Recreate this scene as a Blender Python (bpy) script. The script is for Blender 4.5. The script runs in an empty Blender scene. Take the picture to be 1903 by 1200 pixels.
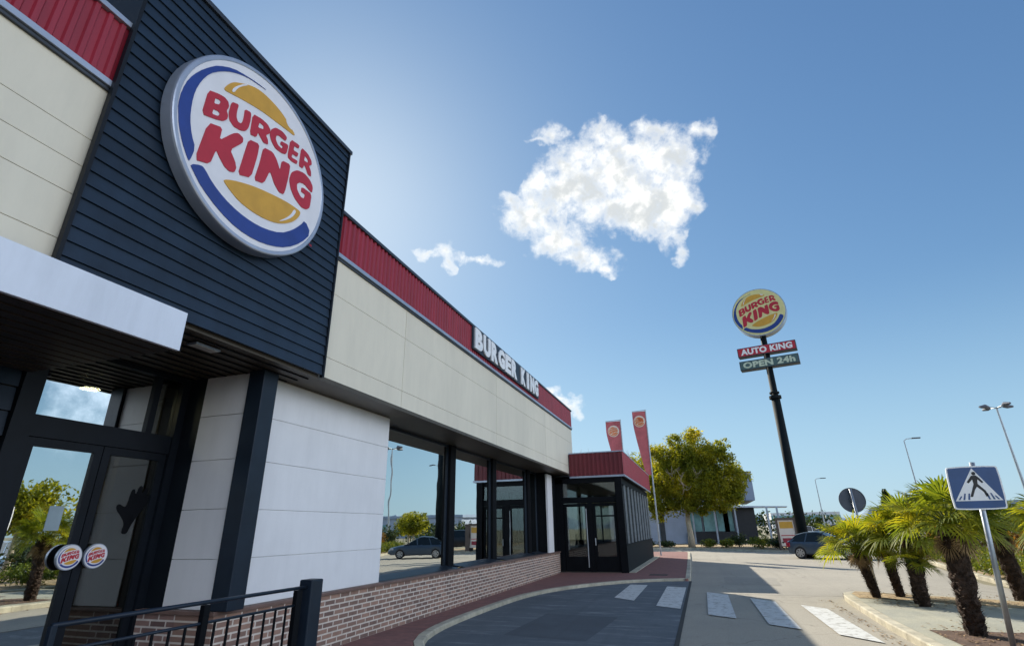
import bpy, bmesh, math, random
from mathutils import Vector, Matrix
from mathutils.geometry import tessellate_polygon
random.seed(7)
R_ = math.radians
sc = bpy.context.scene
COL = sc.collection

# ------------------------------------------------------------------ materials
def nt(name):
    m = bpy.data.materials.new(name); m.use_nodes = True
    t = m.node_tree; return m, t, t.nodes['Principled BSDF'], t.nodes, t.links
def mat(name, col, rough=.6, metal=0, var=.12, scale=3.0, bump=0, bscale=60, spec=.5, coat=0, stretch=None, col2=None, thr=(.35, .65), island=0, streak=0):
    m, t, b, N, K = nt(name)
    tc = N.new('ShaderNodeTexCoord'); src = tc.outputs['Object']
    if stretch:
        mp = N.new('ShaderNodeMapping'); mp.inputs['Scale'].default_value = stretch
        K.new(src, mp.inputs['Vector']); src = mp.outputs['Vector']
    n = N.new('ShaderNodeTexNoise'); n.inputs['Scale'].default_value = scale; n.inputs['Detail'].default_value = 7; n.inputs['Roughness'].default_value = .62
    K.new(src, n.inputs['Vector'])
    r = N.new('ShaderNodeMapRange'); r.inputs['From Min'].default_value = thr[0]; r.inputs['From Max'].default_value = thr[1]
    K.new(n.outputs['Fac'], r.inputs['Value'])
    mx = N.new('ShaderNodeMix'); mx.data_type = 'RGBA'
    c2 = col2 or tuple(min(1, c*(1+var)) for c in col)
    c1 = col if col2 else tuple(c*(1-var) for c in col)
    mx.inputs['A'].default_value = (*c1, 1); mx.inputs['B'].default_value = (*c2, 1)
    K.new(r.outputs['Result'], mx.inputs['Factor']); cc = mx.outputs['Result']
    if streak:
        mp2 = N.new('ShaderNodeMapping'); mp2.inputs['Scale'].default_value = (2.2, 2.2, .4); K.new(tc.outputs['Object'], mp2.inputs[0])
        n3 = N.new('ShaderNodeTexNoise'); n3.inputs['Scale'].default_value = 2.2; n3.inputs['Detail'].default_value = 8; n3.inputs['Roughness'].default_value = .7; K.new(mp2.outputs[0], n3.inputs['Vector'])
        r3 = N.new('ShaderNodeMapRange'); r3.inputs['From Min'].default_value = .42; r3.inputs['From Max'].default_value = .78; r3.inputs['To Min'].default_value = 1; r3.inputs['To Max'].default_value = 1-streak; K.new(n3.outputs['Fac'], r3.inputs['Value'])
        sc3 = N.new('ShaderNodeVectorMath'); sc3.operation = 'SCALE'; K.new(cc, sc3.inputs[0]); K.new(r3.outputs['Result'], sc3.inputs['Scale']); cc = sc3.outputs[0]
    if island:
        gg = N.new('ShaderNodeNewGeometry'); r4 = N.new('ShaderNodeMapRange'); r4.inputs['To Min'].default_value = 1-island; r4.inputs['To Max'].default_value = 1+island; K.new(gg.outputs['Random Per Island'], r4.inputs['Value'])
        sc4 = N.new('ShaderNodeVectorMath'); sc4.operation = 'SCALE'; K.new(cc, sc4.inputs[0]); K.new(r4.outputs['Result'], sc4.inputs['Scale']); cc = sc4.outputs[0]
    K.new(cc, b.inputs['Base Color'])
    b.inputs['Roughness'].default_value = rough; b.inputs['Metallic'].default_value = metal
    b.inputs['Specular IOR Level'].default_value = spec; b.inputs['Coat Weight'].default_value = coat
    if bump:
        n2 = N.new('ShaderNodeTexNoise'); n2.inputs['Scale'].default_value = bscale; n2.inputs['Detail'].default_value = 5
        K.new(src, n2.inputs['Vector'])
        bp = N.new('ShaderNodeBump'); bp.inputs['Strength'].default_value = bump; bp.inputs['Distance'].default_value = .02
        K.new(n2.outputs['Fac'], bp.inputs['Height']); K.new(bp.outputs['Normal'], b.inputs['Normal'])
    return m
def emis(name, col, s):
    m, t, b, N, K = nt(name)
    b.inputs['Base Color'].default_value = (*col, 1); b.inputs['Emission Color'].default_value = (*col, 1); b.inputs['Emission Strength'].default_value = s
    return m
def glass_mat(name, tint=.25, base=.34, ior=1.5, mul=1.3):
    m, t, b, N, K = nt(name); out = N['Material Output']; N.remove(b)
    g = N.new('ShaderNodeBsdfGlossy'); g.inputs['Roughness'].default_value = 0.0; g.inputs['Color'].default_value = (.9, .95, .95, 1)
    tr = N.new('ShaderNodeBsdfTransparent'); tr.inputs['Color'].default_value = (tint, tint*1.05, tint*1.02, 1)
    f = N.new('ShaderNodeFresnel'); f.inputs['IOR'].default_value = ior
    ma = N.new('ShaderNodeMath'); ma.operation = 'MULTIPLY_ADD'; ma.inputs[1].default_value = mul; ma.inputs[2].default_value = base; ma.use_clamp = True
    K.new(f.outputs[0], ma.inputs[0])
    # very slight waviness of the panes
    n = N.new('ShaderNodeTexNoise'); n.inputs['Scale'].default_value = 1.3; tc = N.new('ShaderNodeTexCoord'); K.new(tc.outputs['Object'], n.inputs['Vector'])
    bp = N.new('ShaderNodeBump'); bp.inputs['Strength'].default_value = .06; bp.inputs['Distance'].default_value = .02
    K.new(n.outputs['Fac'], bp.inputs['Height']); K.new(bp.outputs[0], g.inputs['Normal'])
    mx = N.new('ShaderNodeMixShader'); K.new(ma.outputs[0], mx.inputs[0]); K.new(tr.outputs[0], mx.inputs[1]); K.new(g.outputs[0], mx.inputs[2])
    K.new(mx.outputs[0], out.inputs['Surface']); return m
def leaf_mat(name, c1, c2, c3, trans=.45, scale=1.2):
    m, t, b, N, K = nt(name); out = N['Material Output']
    geo = N.new('ShaderNodeNewGeometry'); ramp = N.new('ShaderNodeValToRGB')
    ramp.color_ramp.elements[0].color = (*c1, 1); ramp.color_ramp.elements[1].color = (*c3, 1)
    e = ramp.color_ramp.elements.new(.55); e.color = (*c2, 1)
    tc = N.new('ShaderNodeTexCoord'); n = N.new('ShaderNodeTexNoise'); n.inputs['Scale'].default_value = scale; n.inputs['Detail'].default_value = 2
    K.new(tc.outputs['Object'], n.inputs['Vector'])
    a = N.new('ShaderNodeMath'); a.operation = 'MULTIPLY_ADD'; a.inputs[1].default_value = .45; K.new(geo.outputs['Random Per Island'], a.inputs[0])
    a2 = N.new('ShaderNodeMath'); a2.operation = 'MULTIPLY_ADD'; a2.inputs[1].default_value = 1.5; a2.inputs[2].default_value = -.48
    K.new(n.outputs['Fac'], a2.inputs[0]); K.new(a2.outputs[0], a.inputs[2]); K.new(a.outputs[0], ramp.inputs['Fac'])
    K.new(ramp.outputs['Color'], b.inputs['Base Color']); b.inputs['Roughness'].default_value = .5; b.inputs['Specular IOR Level'].default_value = .3
    tl = N.new('ShaderNodeBsdfTranslucent')
    br = N.new('ShaderNodeMix'); br.data_type = 'RGBA'; br.blend_type = 'MULTIPLY'; br.inputs['Factor'].default_value = 1
    K.new(ramp.outputs['Color'], br.inputs['A']); br.inputs['B'].default_value = (1.9, 1.6, .6, 1)
    K.new(br.outputs['Result'], tl.inputs['Color'])
    mx = N.new('ShaderNodeMixShader'); mx.inputs[0].default_value = trans
    K.new(b.outputs[0], mx.inputs[1]); K.new(tl.outputs[0], mx.inputs[2]); K.new(mx.outputs[0], out.inputs['Surface']); return m
def brick_mat(name, c1, c2, mortar, axes=('Y', 'Z'), w=.24, h=.078, off=.5, mort=.011, bump=.5):
    m, t, b, N, K = nt(name)
    tc = N.new('ShaderNodeTexCoord'); sp = N.new('ShaderNodeSeparateXYZ'); K.new(tc.outputs['Object'], sp.inputs[0])
    cb = N.new('ShaderNodeCombineXYZ'); K.new(sp.outputs[axes[0]], cb.inputs[0]); K.new(sp.outputs[axes[1]], cb.inputs[1])
    br = N.new('ShaderNodeTexBrick'); br.offset = off; br.inputs['Scale'].default_value = 1
    br.inputs['Brick Width'].default_value = w; br.inputs['Row Height'].default_value = h; br.inputs['Mortar Size'].default_value = mort
    br.inputs['Color1'].default_value = (*c1, 1); br.inputs['Color2'].default_value = (*c2, 1); br.inputs['Mortar'].default_value = (*mortar, 1); br.inputs['Bias'].default_value = .1
    K.new(cb.outputs[0], br.inputs['Vector'])
    n = N.new('ShaderNodeTexNoise'); n.inputs['Scale'].default_value = 9; n.inputs['Detail'].default_value = 6; K.new(cb.outputs[0], n.inputs['Vector'])
    r = N.new('ShaderNodeMapRange'); r.inputs['To Min'].default_value = .68; r.inputs['To Max'].default_value = 1.3; K.new(n.outputs['Fac'], r.inputs['Value'])
    mx = N.new('ShaderNodeVectorMath'); mx.operation = 'SCALE'; K.new(br.outputs['Color'], mx.inputs[0]); K.new(r.outputs['Result'], mx.inputs['Scale'])
    K.new(mx.outputs[0], b.inputs['Base Color']); b.inputs['Roughness'].default_value = .85
    bp = N.new('ShaderNodeBump'); bp.invert = True; bp.inputs['Strength'].default_value = bump; bp.inputs['Distance'].default_value = .008
    K.new(br.outputs['Fac'], bp.inputs['Height']); K.new(bp.outputs[0], b.inputs['Normal']); return m
def road_mat(name, base, spot, crack, scale=.5, rough=.85, scuff=0):
    m, t, b, N, K = nt(name)
    tc = N.new('ShaderNodeTexCoord'); o = tc.outputs['Object']
    def noise(s, d=8, rg=.65, v=None):
        n = N.new('ShaderNodeTexNoise'); n.inputs['Scale'].default_value = s; n.inputs['Detail'].default_value = d; n.inputs['Roughness'].default_value = rg; K.new(v or o, n.inputs['Vector']); return n.outputs['Fac']
    def rng(x, a, c, lo, hi):
        r = N.new('ShaderNodeMapRange'); r.inputs['From Min'].default_value = a; r.inputs['From Max'].default_value = c; r.inputs['To Min'].default_value = lo; r.inputs['To Max'].default_value = hi; K.new(x, r.inputs['Value']); return r.outputs['Result']
    def mix(f, A, B, typ='MIX'):
        x = N.new('ShaderNodeMix'); x.data_type = 'RGBA'; x.blend_type = typ
        if hasattr(f, 'links'): K.new(f, x.inputs['Factor'])
        else: x.inputs['Factor'].default_value = f
        for s_, v in (('A', A), ('B', B)):
            if isinstance(v, tuple): x.inputs[s_].default_value = (*v, 1)
            else: K.new(v, x.inputs[s_])
        return x.outputs['Result']
    c = mix(rng(noise(scale), .35, .68, 0, 1), base, spot)
    g = noise(90, 3, .8); gg = N.new('ShaderNodeCombineColor')
    gv = rng(g, .25, .75, .58, 1.42)
    for i in range(3): K.new(gv, gg.inputs[i])
    c = mix(1.0, c, gg.outputs[0], 'MULTIPLY')
    if scuff:
        mp = N.new('ShaderNodeMapping'); mp.inputs['Scale'].default_value = (.8, 3.5, 1); mp.inputs['Rotation'].default_value = (0, 0, .35); K.new(o, mp.inputs[0])
        c = mix(rng(noise(1.1, 10, .72, mp.outputs[0]), .53, .66, 0, scuff*.8), c, (.26, .28, .29))
    c = mix(rng(noise(2.3, 6, .6), .60, .74, 0, .38), c, tuple(x*.42 for x in base))
    mpt = N.new('ShaderNodeMapping'); mpt.inputs['Scale'].default_value = (2.6, .10, 1); K.new(o, mpt.inputs[0])
    c = mix(rng(noise(1.0, 5, .6, mpt.outputs[0]), .52, .70, 0, .30), c, tuple(x*.55 for x in base))
    if crack:
        v = N.new('ShaderNodeTexVoronoi'); v.feature = 'DISTANCE_TO_EDGE'; v.inputs['Scale'].default_value = .33
        nn = N.new('ShaderNodeTexNoise'); nn.inputs['Scale'].default_value = 2; K.new(o, nn.inputs['Vector'])
        ad = N.new('ShaderNodeVectorMath'); ad.operation = 'MULTIPLY_ADD'; ad.inputs[1].default_value = (.5, .5, .5); K.new(nn.outputs['Color'], ad.inputs[0]); K.new(o, ad.inputs[2]); K.new(ad.outputs[0], v.inputs['Vector'])
        c = mix(rng(v.outputs['Distance'], .001, .006, crack, 0), c, tuple(x*.45 for x in base))
    K.new(c, b.inputs['Base Color']); b.inputs['Roughness'].default_value = rough
    bp = N.new('ShaderNodeBump'); bp.inputs['Strength'].default_value = .25; bp.inputs['Distance'].default_value = .01; K.new(g, bp.inputs['Height']); K.new(bp.outputs[0], b.inputs['Normal']); return m
def worn_paint(name, col, under, amount=.5):
    m, t, b, N, K = nt(name)
    tc = N.new('ShaderNodeTexCoord'); n = N.new('ShaderNodeTexNoise'); n.inputs['Scale'].default_value = 7; n.inputs['Detail'].default_value = 9; n.inputs['Roughness'].default_value = .75
    K.new(tc.outputs['Object'], n.inputs['Vector'])
    r = N.new('ShaderNodeMapRange'); r.inputs['From Min'].default_value = amount; r.inputs['From Max'].default_value = amount+.12; K.new(n.outputs['Fac'], r.inputs['Value'])
    mx = N.new('ShaderNodeMix'); mx.data_type = 'RGBA'; mx.inputs['A'].default_value = (*col, 1); mx.inputs['B'].default_value = (*under, 1)
    K.new(r.outputs['Result'], mx.inputs['Factor']); K.new(mx.outputs['Result'], b.inputs['Base Color']); b.inputs['Roughness'].default_value = .7; return m

M = {}
M['siding'] = mat('navy_siding', (.014, .028, .050), .5, 0, .16, 2.5, .05, 40, spec=.3, island=.10, streak=.2)
M['siding_dark'] = mat('dark_siding', (.006, .009, .014), .5, 0, .2, 2.5, spec=.2)
M['black'] = mat('black_steel', (.004, .005, .007), .65, .0, .25, 4, spec=.12)
M['steel_blue'] = mat('blue_grey_steel', (.013, .022, .036), .42, .1, .15, 3, spec=.3)
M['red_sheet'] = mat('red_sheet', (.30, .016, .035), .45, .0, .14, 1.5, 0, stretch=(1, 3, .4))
M['red_shade'] = mat('shaded_red_sheet', (.13, .009, .016), .5, .0, .14, 1.5)  # red sheet again, darkened: shade on the annex end painted in
M['trim'] = mat('grey_metal_trim', (.36, .41, .50), .35, .4, .1, 3)
M['trim_dark'] = mat('dark_metal_trim', (.05, .06, .075), .4, .4, .15, 3)
M['cream'] = mat('cream_panel', (.77, .71, .575), .62, 0, .05, .9, .06, 50, stretch=(1, 1, .35), island=.025, streak=.07)
M['white_panel'] = mat('white_panel', (.80, .80, .81), .6, 0, .04, .8, .05, 40, island=.02, streak=.07)
M['joint_light'] = mat('joint_light', (.56, .55, .53), .8)
M['joint'] = mat('joint_backing', (.40, .38, .33), .8)  # grey-tan backing seen in the joints between panels
M['fascia'] = mat('white_fascia', (.72, .77, .86), .35, 0, .04, 1, streak=.12)
M['soffit'] = mat('bronze_soffit', (.075, .06, .042), .5, .1, .2, 2)
M['cap'] = mat('brown_wall_coping', (.17, .105, .085), .6, 0, .15, 4)
M['brick'] = brick_mat('brown_brick', (.37, .225, .165), (.18, .115, .095), (.64, .56, .48), w=.235, h=.070, mort=.0105)
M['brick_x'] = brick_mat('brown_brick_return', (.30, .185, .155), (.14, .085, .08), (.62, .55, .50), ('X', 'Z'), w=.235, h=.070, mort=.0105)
M['glass'] = glass_mat('window_glass', .5, .66)
M['glass_door'] = glass_mat('door_glass', .45, .10)
M['glass_dark'] = glass_mat('dark_glass', .6, .05)
M['glass_annex'] = glass_mat('smoked_glass', .2, .03, 1.45, .35)
M['interior'] = mat('interior_dark', (.075, .06, .05), .7, 0, .3, 2)
M['slats'] = mat('ceiling_slats', (.03, .02, .014), .5, 0, .3, 3)
M['lampglow'] = emis('downlight_glow', (1, .86, .48), 60)
M['lampoff'] = mat('lamp_lens', (.62, .62, .58), .4)
M['sign_rim'] = mat('sign_rim_silver', (.42, .46, .54), .32, .5, .08, 3)
M['sign_white'] = mat('sign_white', (.78, .77, .80), .35, 0, .04, 3)
M['sign_cream'] = mat('sign_cream', (.70, .65, .30), .4, 0, .06, 3)
M['sign_red'] = mat('sign_red', (.47, .018, .035), .4, 0, .08, 4)
M['sign_yellow'] = mat('sign_yellow', (.62, .33, .035), .4, 0, .08, 4)
M['sign_blue'] = mat('sign_blue', (.015, .045, .24), .38, 0, .12, 4)
M['letter_white'] = mat('letter_white', (.86, .87, .88), .4, 0, .05, 3)
M['panel_green'] = mat('panel_green', (.07, .12, .12), .4, 0, .1, 2)
M['letter_pale'] = mat('letter_pale_green', (.55, .62, .48), .4, 0, .1, 3)  # plain pale green lettering without emission
M['paper'] = mat('notice_paper', (.28, .36, .40), .6)
M['flag_red'] = mat('flag_red', (.50, .12, .13), .7, 0, .2, 2)
M['flag_logo'] = mat('flag_orange', (.75, .19, .04), .7, 0, .1, 2)
M['flag_white'] = mat('flag_cream', (.78, .68, .58), .7, 0, .05, 2)
M['road'] = road_mat('concrete_road', (.36, .325, .26), (.30, .275, .225), .55, .35)
M['asphalt'] = road_mat('scuffed_asphalt', (.075, .092, .108), (.11, .13, .145), .2, .6, .8, .8)
M['patch'] = road_mat('patched_asphalt', (.06,.072,.085), (.08,.095,.11), 0, 1.2)
M['patch_road'] = road_mat('patched_concrete', (.30,.275,.225), (.26,.24,.20), 0, 1.2)
M['ground'] = road_mat('dry_ground', (.26, .225, .15), (.18, .17, .10), 0, .2)
M['paving'] = brick_mat('red_paving', (.27, .115, .095), (.20, .09, .08), (.19, .12, .10), ('X', 'Y'), .2, .1, .5, .004, .3)
M['kerb'] = mat('kerb_concrete', (.46, .42, .32), .85, 0, .22, 3, .4, 60, island=.12, streak=.2)
M['island'] = road_mat('island_pebble_concrete', (.30, .30, .25), (.40, .38, .29), 0, 1.6)
M['soil'] = mat('sandy_soil', (.34, .25, .14), .95, 0, .3, 5, .6, 30)
M['soil_dark'] = mat('planting_pit_soil', (.11, .065, .045), .95, 0, .3, 5, .6, 30)
M['paint'] = worn_paint('worn_white_paint', (.60, .60, .57), (.31, .29, .25), .505)
M['gutter'] = mat('dark_joint', (.03, .032, .03), .9)
M['galv'] = mat('galvanised_steel', (.36, .39, .42), .38, .55, .12, 6, .05, 50)
M['green_steel'] = mat('dark_green_steel', (.006, .010, .012), .7, .0, .2, 4, spec=.15)
M['bluesign'] = mat('road_sign_blue', (.022, .075, .22), .35, 0, .12, 3)
M['signback'] = mat('sign_back_grey', (.10, .11, .14), .6, .1, .12, 5)
M['bark'] = mat('pale_bark', (.38, .33, .25), .9, 0, .3, 6, .6, 20, stretch=(3, 3, .6))
M['bark_dark'] = mat('dark_bark', (.06, .045, .03), .95, 0, .3, 6, .6, 20)
M['palm_trunk'] = mat('palm_fibre', (.05, .030, .020), .95, 0, .5, 12, .8, 50)
M['palm_dead'] = mat('palm_dead_fibre', (.32, .21, .11), .9, 0, .35, 9)
M['leaf_tree'] = leaf_mat('tree_leaf', (.07, .10, .014), (.20, .23, .025), (.42, .38, .03), .6, .55)
M['leaf_palm'] = leaf_mat('palm_leaf', (.05, .09, .015), (.16, .21, .025), (.34, .33, .03), .55, 1.6)
M['leaf_shrub'] = leaf_mat('shrub_leaf', (.05, .09, .02), (.12, .16, .025), (.26, .25, .03), .4, 1.5)
M['leaf_dark'] = leaf_mat('dark_leaf', (.012, .03, .012), (.03, .055, .02), (.07, .09, .03), .3, 1.0)
M['leaf_orange'] = leaf_mat('autumn_leaf', (.10, .07, .02), (.20, .11, .02), (.32, .17, .03), .4, 1.5)
M['rubber'] = mat('tyre_rubber', (.018, .018, .019), .85)
M['rim'] = mat('alloy_rim', (.48, .49, .50), .35, .7)
M['carglass'] = mat('car_glass', (.012, .018, .022), .15, 0, .1, 1, spec=.35)
M['taillight'] = mat('tail_light', (.35, .02, .04), .2, 0)
M['headlight'] = mat('head_light', (.6, .62, .64), .15, 0)
M['plastic'] = mat('black_plastic', (.02, .02, .022), .6)
M['corten'] = mat('white_wall', (.66, .66, .68), .7, 0, .06, .5)
M['far_wall'] = mat('pale_blue_wall', (.36, .41, .52), .7, 0, .1, .6)
M['far_glass'] = mat('teal_glass', (.16, .32, .34), .15, 0, .3, .8)
M['far_blue'] = mat('blue_grey_cladding', (.27, .34, .46), .5, 0, .08, .8)
M['far_dark'] = mat('dark_cladding', (.02, .022, .028), .6)
M['menu'] = mat('menu_brown_frame', (.10, .07, .055), .6)
M['hill'] = mat('hazy_hill', (.30, .38, .48), 1, 0, .06, .004)  # distance haze painted into the blue-grey base colour

# ------------------------------------------------------------------ mesh builder
class MB:
    def __init__(s): s.v = []; s.f = []; s.m = []; s.mi = 0; s.sm = False
    def add(s, vs, fs):
        o = len(s.v); s.v += [tuple(v) for v in vs]; s.f += [tuple(i+o for i in f) for f in fs]; s.m += [s.mi]*len(fs)
    def box(s, x0, x1, y0, y1, z0, z1):
        s.add([(x0,y0,z0),(x1,y0,z0),(x1,y1,z0),(x0,y1,z0),(x0,y0,z1),(x1,y0,z1),(x1,y1,z1),(x0,y1,z1)],
              [(0,3,2,1),(4,5,6,7),(0,1,5,4),(1,2,6,5),(2,3,7,6),(3,0,4,7)]); return s
    def prism(s, poly, z0, z1):          # poly in xy
        n = len(poly); vs = [(x,y,z0) for x,y in poly]+[(x,y,z1) for x,y in poly]
        tri = tessellate_polygon([[Vector((x,y,0)) for x,y in poly]])
        fs = [tuple(i+n for i in t) for t in tri]+[(i,(i+1)%n,(i+1)%n+n,i+n) for i in range(n)]
        s.add(vs, fs); return s
    def sheet(s, poly, z):
        tri = tessellate_polygon([[Vector((x,y,0)) for x,y in poly]])
        out = []
        for t in tri:
            a, b, c = (poly[i] for i in t)
            out.append(t if (b[0]-a[0])*(c[1]-a[1])-(b[1]-a[1])*(c[0]-a[0]) > 0 else t[::-1])
        s.add([(x,y,z) for x,y in poly], out); return s
    def tube(s, pts, rad, n=10, cap=True, squash=None):
        pts = [Vector(p) for p in pts]; rad = rad if isinstance(rad, (list, tuple)) else [rad]*len(pts)
        rings = []; o = len(s.v); up = None
        for i, p in enumerate(pts):
            d = (pts[min(i+1, len(pts)-1)]-pts[max(i-1, 0)]).normalized()
            a = (up if up is not None else (Vector((1,0,0)) if abs(d.x) < .9 else Vector((0,1,0))))
            a = (a-d*a.dot(d)).normalized(); b = d.cross(a); up = a
            for k in range(n):
                t = 2*math.pi*k/n; s.v.append(tuple(p+(a*math.cos(t)+b*math.sin(t))*rad[i]))
        fs = [(o+i*n+k, o+i*n+(k+1)%n, o+(i+1)*n+(k+1)%n, o+(i+1)*n+k) for i in range(len(pts)-1) for k in range(n)]
        if cap: fs += [tuple(o+k for k in reversed(range(n))), tuple(o+(len(pts)-1)*n+k for k in range(n))]
        s.f += fs; s.m += [s.mi]*len(fs); return s
    def loops(s, loops, fn, d0, d1):       # extruded flat shape; fn(u,v,d)->xyz
        tri = tessellate_polygon([[Vector((u,v,0)) for u,v in l] for l in loops])
        flat = [p for l in loops for p in l]; n = len(flat)
        fs = [tuple(i+n for i in t) for t in tri]; k = 0
        for l in loops:
            m = len(l); fs += [(k+i, k+(i+1)%m, k+(i+1)%m+n, k+i+n) for i in range(m)]; k += m
        s.add([fn(u,v,d0) for u,v in flat]+[fn(u,v,d1) for u,v in flat], fs); return s
    def build(s, name, mats, parent=None, smooth=False, bevel=0, recalc=False):
        me = bpy.data.meshes.new(name); me.from_pydata(s.v, [], s.f)
        for m_ in (mats if isinstance(mats, (list, tuple)) else [mats]): me.materials.append(m_)
        me.polygons.foreach_set('material_index', s.m)
        if smooth: me.polygons.foreach_set('use_smooth', [True]*len(me.polygons))
        if recalc:
            bm = bmesh.new(); bm.from_mesh(me); bmesh.ops.recalc_face_normals(bm, faces=bm.faces); bm.to_mesh(me); bm.free()
        me.update(); o = bpy.data.objects.new(name, me); COL.objects.link(o)
        if bevel:
            b = o.modifiers.new('bevel', 'BEVEL'); b.width = bevel; b.segments = 2; b.limit_method = 'ANGLE'
        if parent:
            o.parent = parent; root = parent
            while root.parent: root = root.parent
            if parent.parent is None: o.matrix_parent_inverse = Matrix.Translation(-parent.location)
        return o
def box(name, m, parent, *b, bevel=0): return MB().box(*b).build(name, m, parent, bevel=bevel)
def thing(name, label, cat, loc=(0,0,0), group=None):
    o = bpy.data.objects.new(name, None); COL.objects.link(o); o.location = loc; o.empty_display_size = .2
    o['label'] = label; o['category'] = cat
    if group: o['group'] = group
    return o
def tag(o, label, cat, group=None, kind=None):
    o['label'] = label; o['category'] = cat
    if group: o['group'] = group
    if kind: o['kind'] = kind
    return o
def struct(o, kind='structure'): o['kind'] = kind; return o
def dup(root, loc, rotz=0, scale=1, label=None, cat=None, swap=None):
    r = root.copy(); COL.objects.link(r); r.location = loc; r.rotation_euler = (0,0,rotz); r.scale = (scale,)*3
    if label: r['label'] = label
    def rec(a, b):
        for ch in [c for c in a.children]:
            c = ch.copy(); COL.objects.link(c); c.parent = b
            if swap and ch.name.split('.')[0] in swap:
                c.data = ch.data.copy(); c.data.materials[0] = swap[ch.name.split('.')[0]]
            rec(ch, c)
    rec(root, r); return r
def chaikin(l, it=1, c=.25):
    for _ in range(it):
        o = []
        for i in range(len(l)):
            a, b = l[i], l[(i+1) % len(l)]
            o += [(a[0]+(b[0]-a[0])*c, a[1]+(b[1]-a[1])*c), (a[0]+(b[0]-a[0])*(1-c), a[1]+(b[1]-a[1])*(1-c))]
        l = o
    return l
def inset(poly, d):                       # polygon ccw -> inset by d
    n = len(poly); out = []
    for i in range(n):
        p, a, b = Vector(poly[i]), Vector(poly[i-1]), Vector(poly[(i+1) % n])
        e1 = (p-a).normalized(); e2 = (b-p).normalized(); n1 = Vector((-e1.y, e1.x)); n2 = Vector((-e2.y, e2.x)); m = (n1+n2)
        m = m/ max(.5, m.length_squared/2); out.append((p.x+m.x*d, p.y+m.y*d))
    return out
def text_loops(txt, size=1, offset=0.0, shear=0, space=1.0):   # -> mesh verts / faces of a text in its own plane
    cu = bpy.data.curves.new('t', 'FONT'); cu.body = txt; cu.size = size; cu.offset = offset; cu.shear = shear; cu.space_character = space; cu.resolution_u = 3; cu.extrude = .02
    ob = bpy.data.objects.new('t', cu); COL.objects.link(ob)
    me = bpy.data.meshes.new_from_object(ob.evaluated_get(bpy.context.evaluated_depsgraph_get()))
    vs = [tuple(v.co) for v in me.vertices]; fs = [tuple(p.vertices) for p in me.polygons]
    bpy.data.objects.remove(ob); bpy.data.curves.remove(cu); bpy.data.meshes.remove(me)
    return vs, fs
def add_text(mb, txt, fn, w, h, depth=.02, offset=.02, space=1.0):   # fn(u,v,d), text box w x h from (0,0)
    vs, fs = text_loops(txt, 1, offset, 0, space)
    x0 = min(v[0] for v in vs); x1 = max(v[0] for v in vs); y0 = min(v[1] for v in vs); y1 = max(v[1] for v in vs)
    mb.add([fn((v[0]-x0)/(x1-x0)*w, (v[1]-y0)/(y1-y0)*h, depth if v[2] > 0 else 0) for v in vs], fs)
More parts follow.
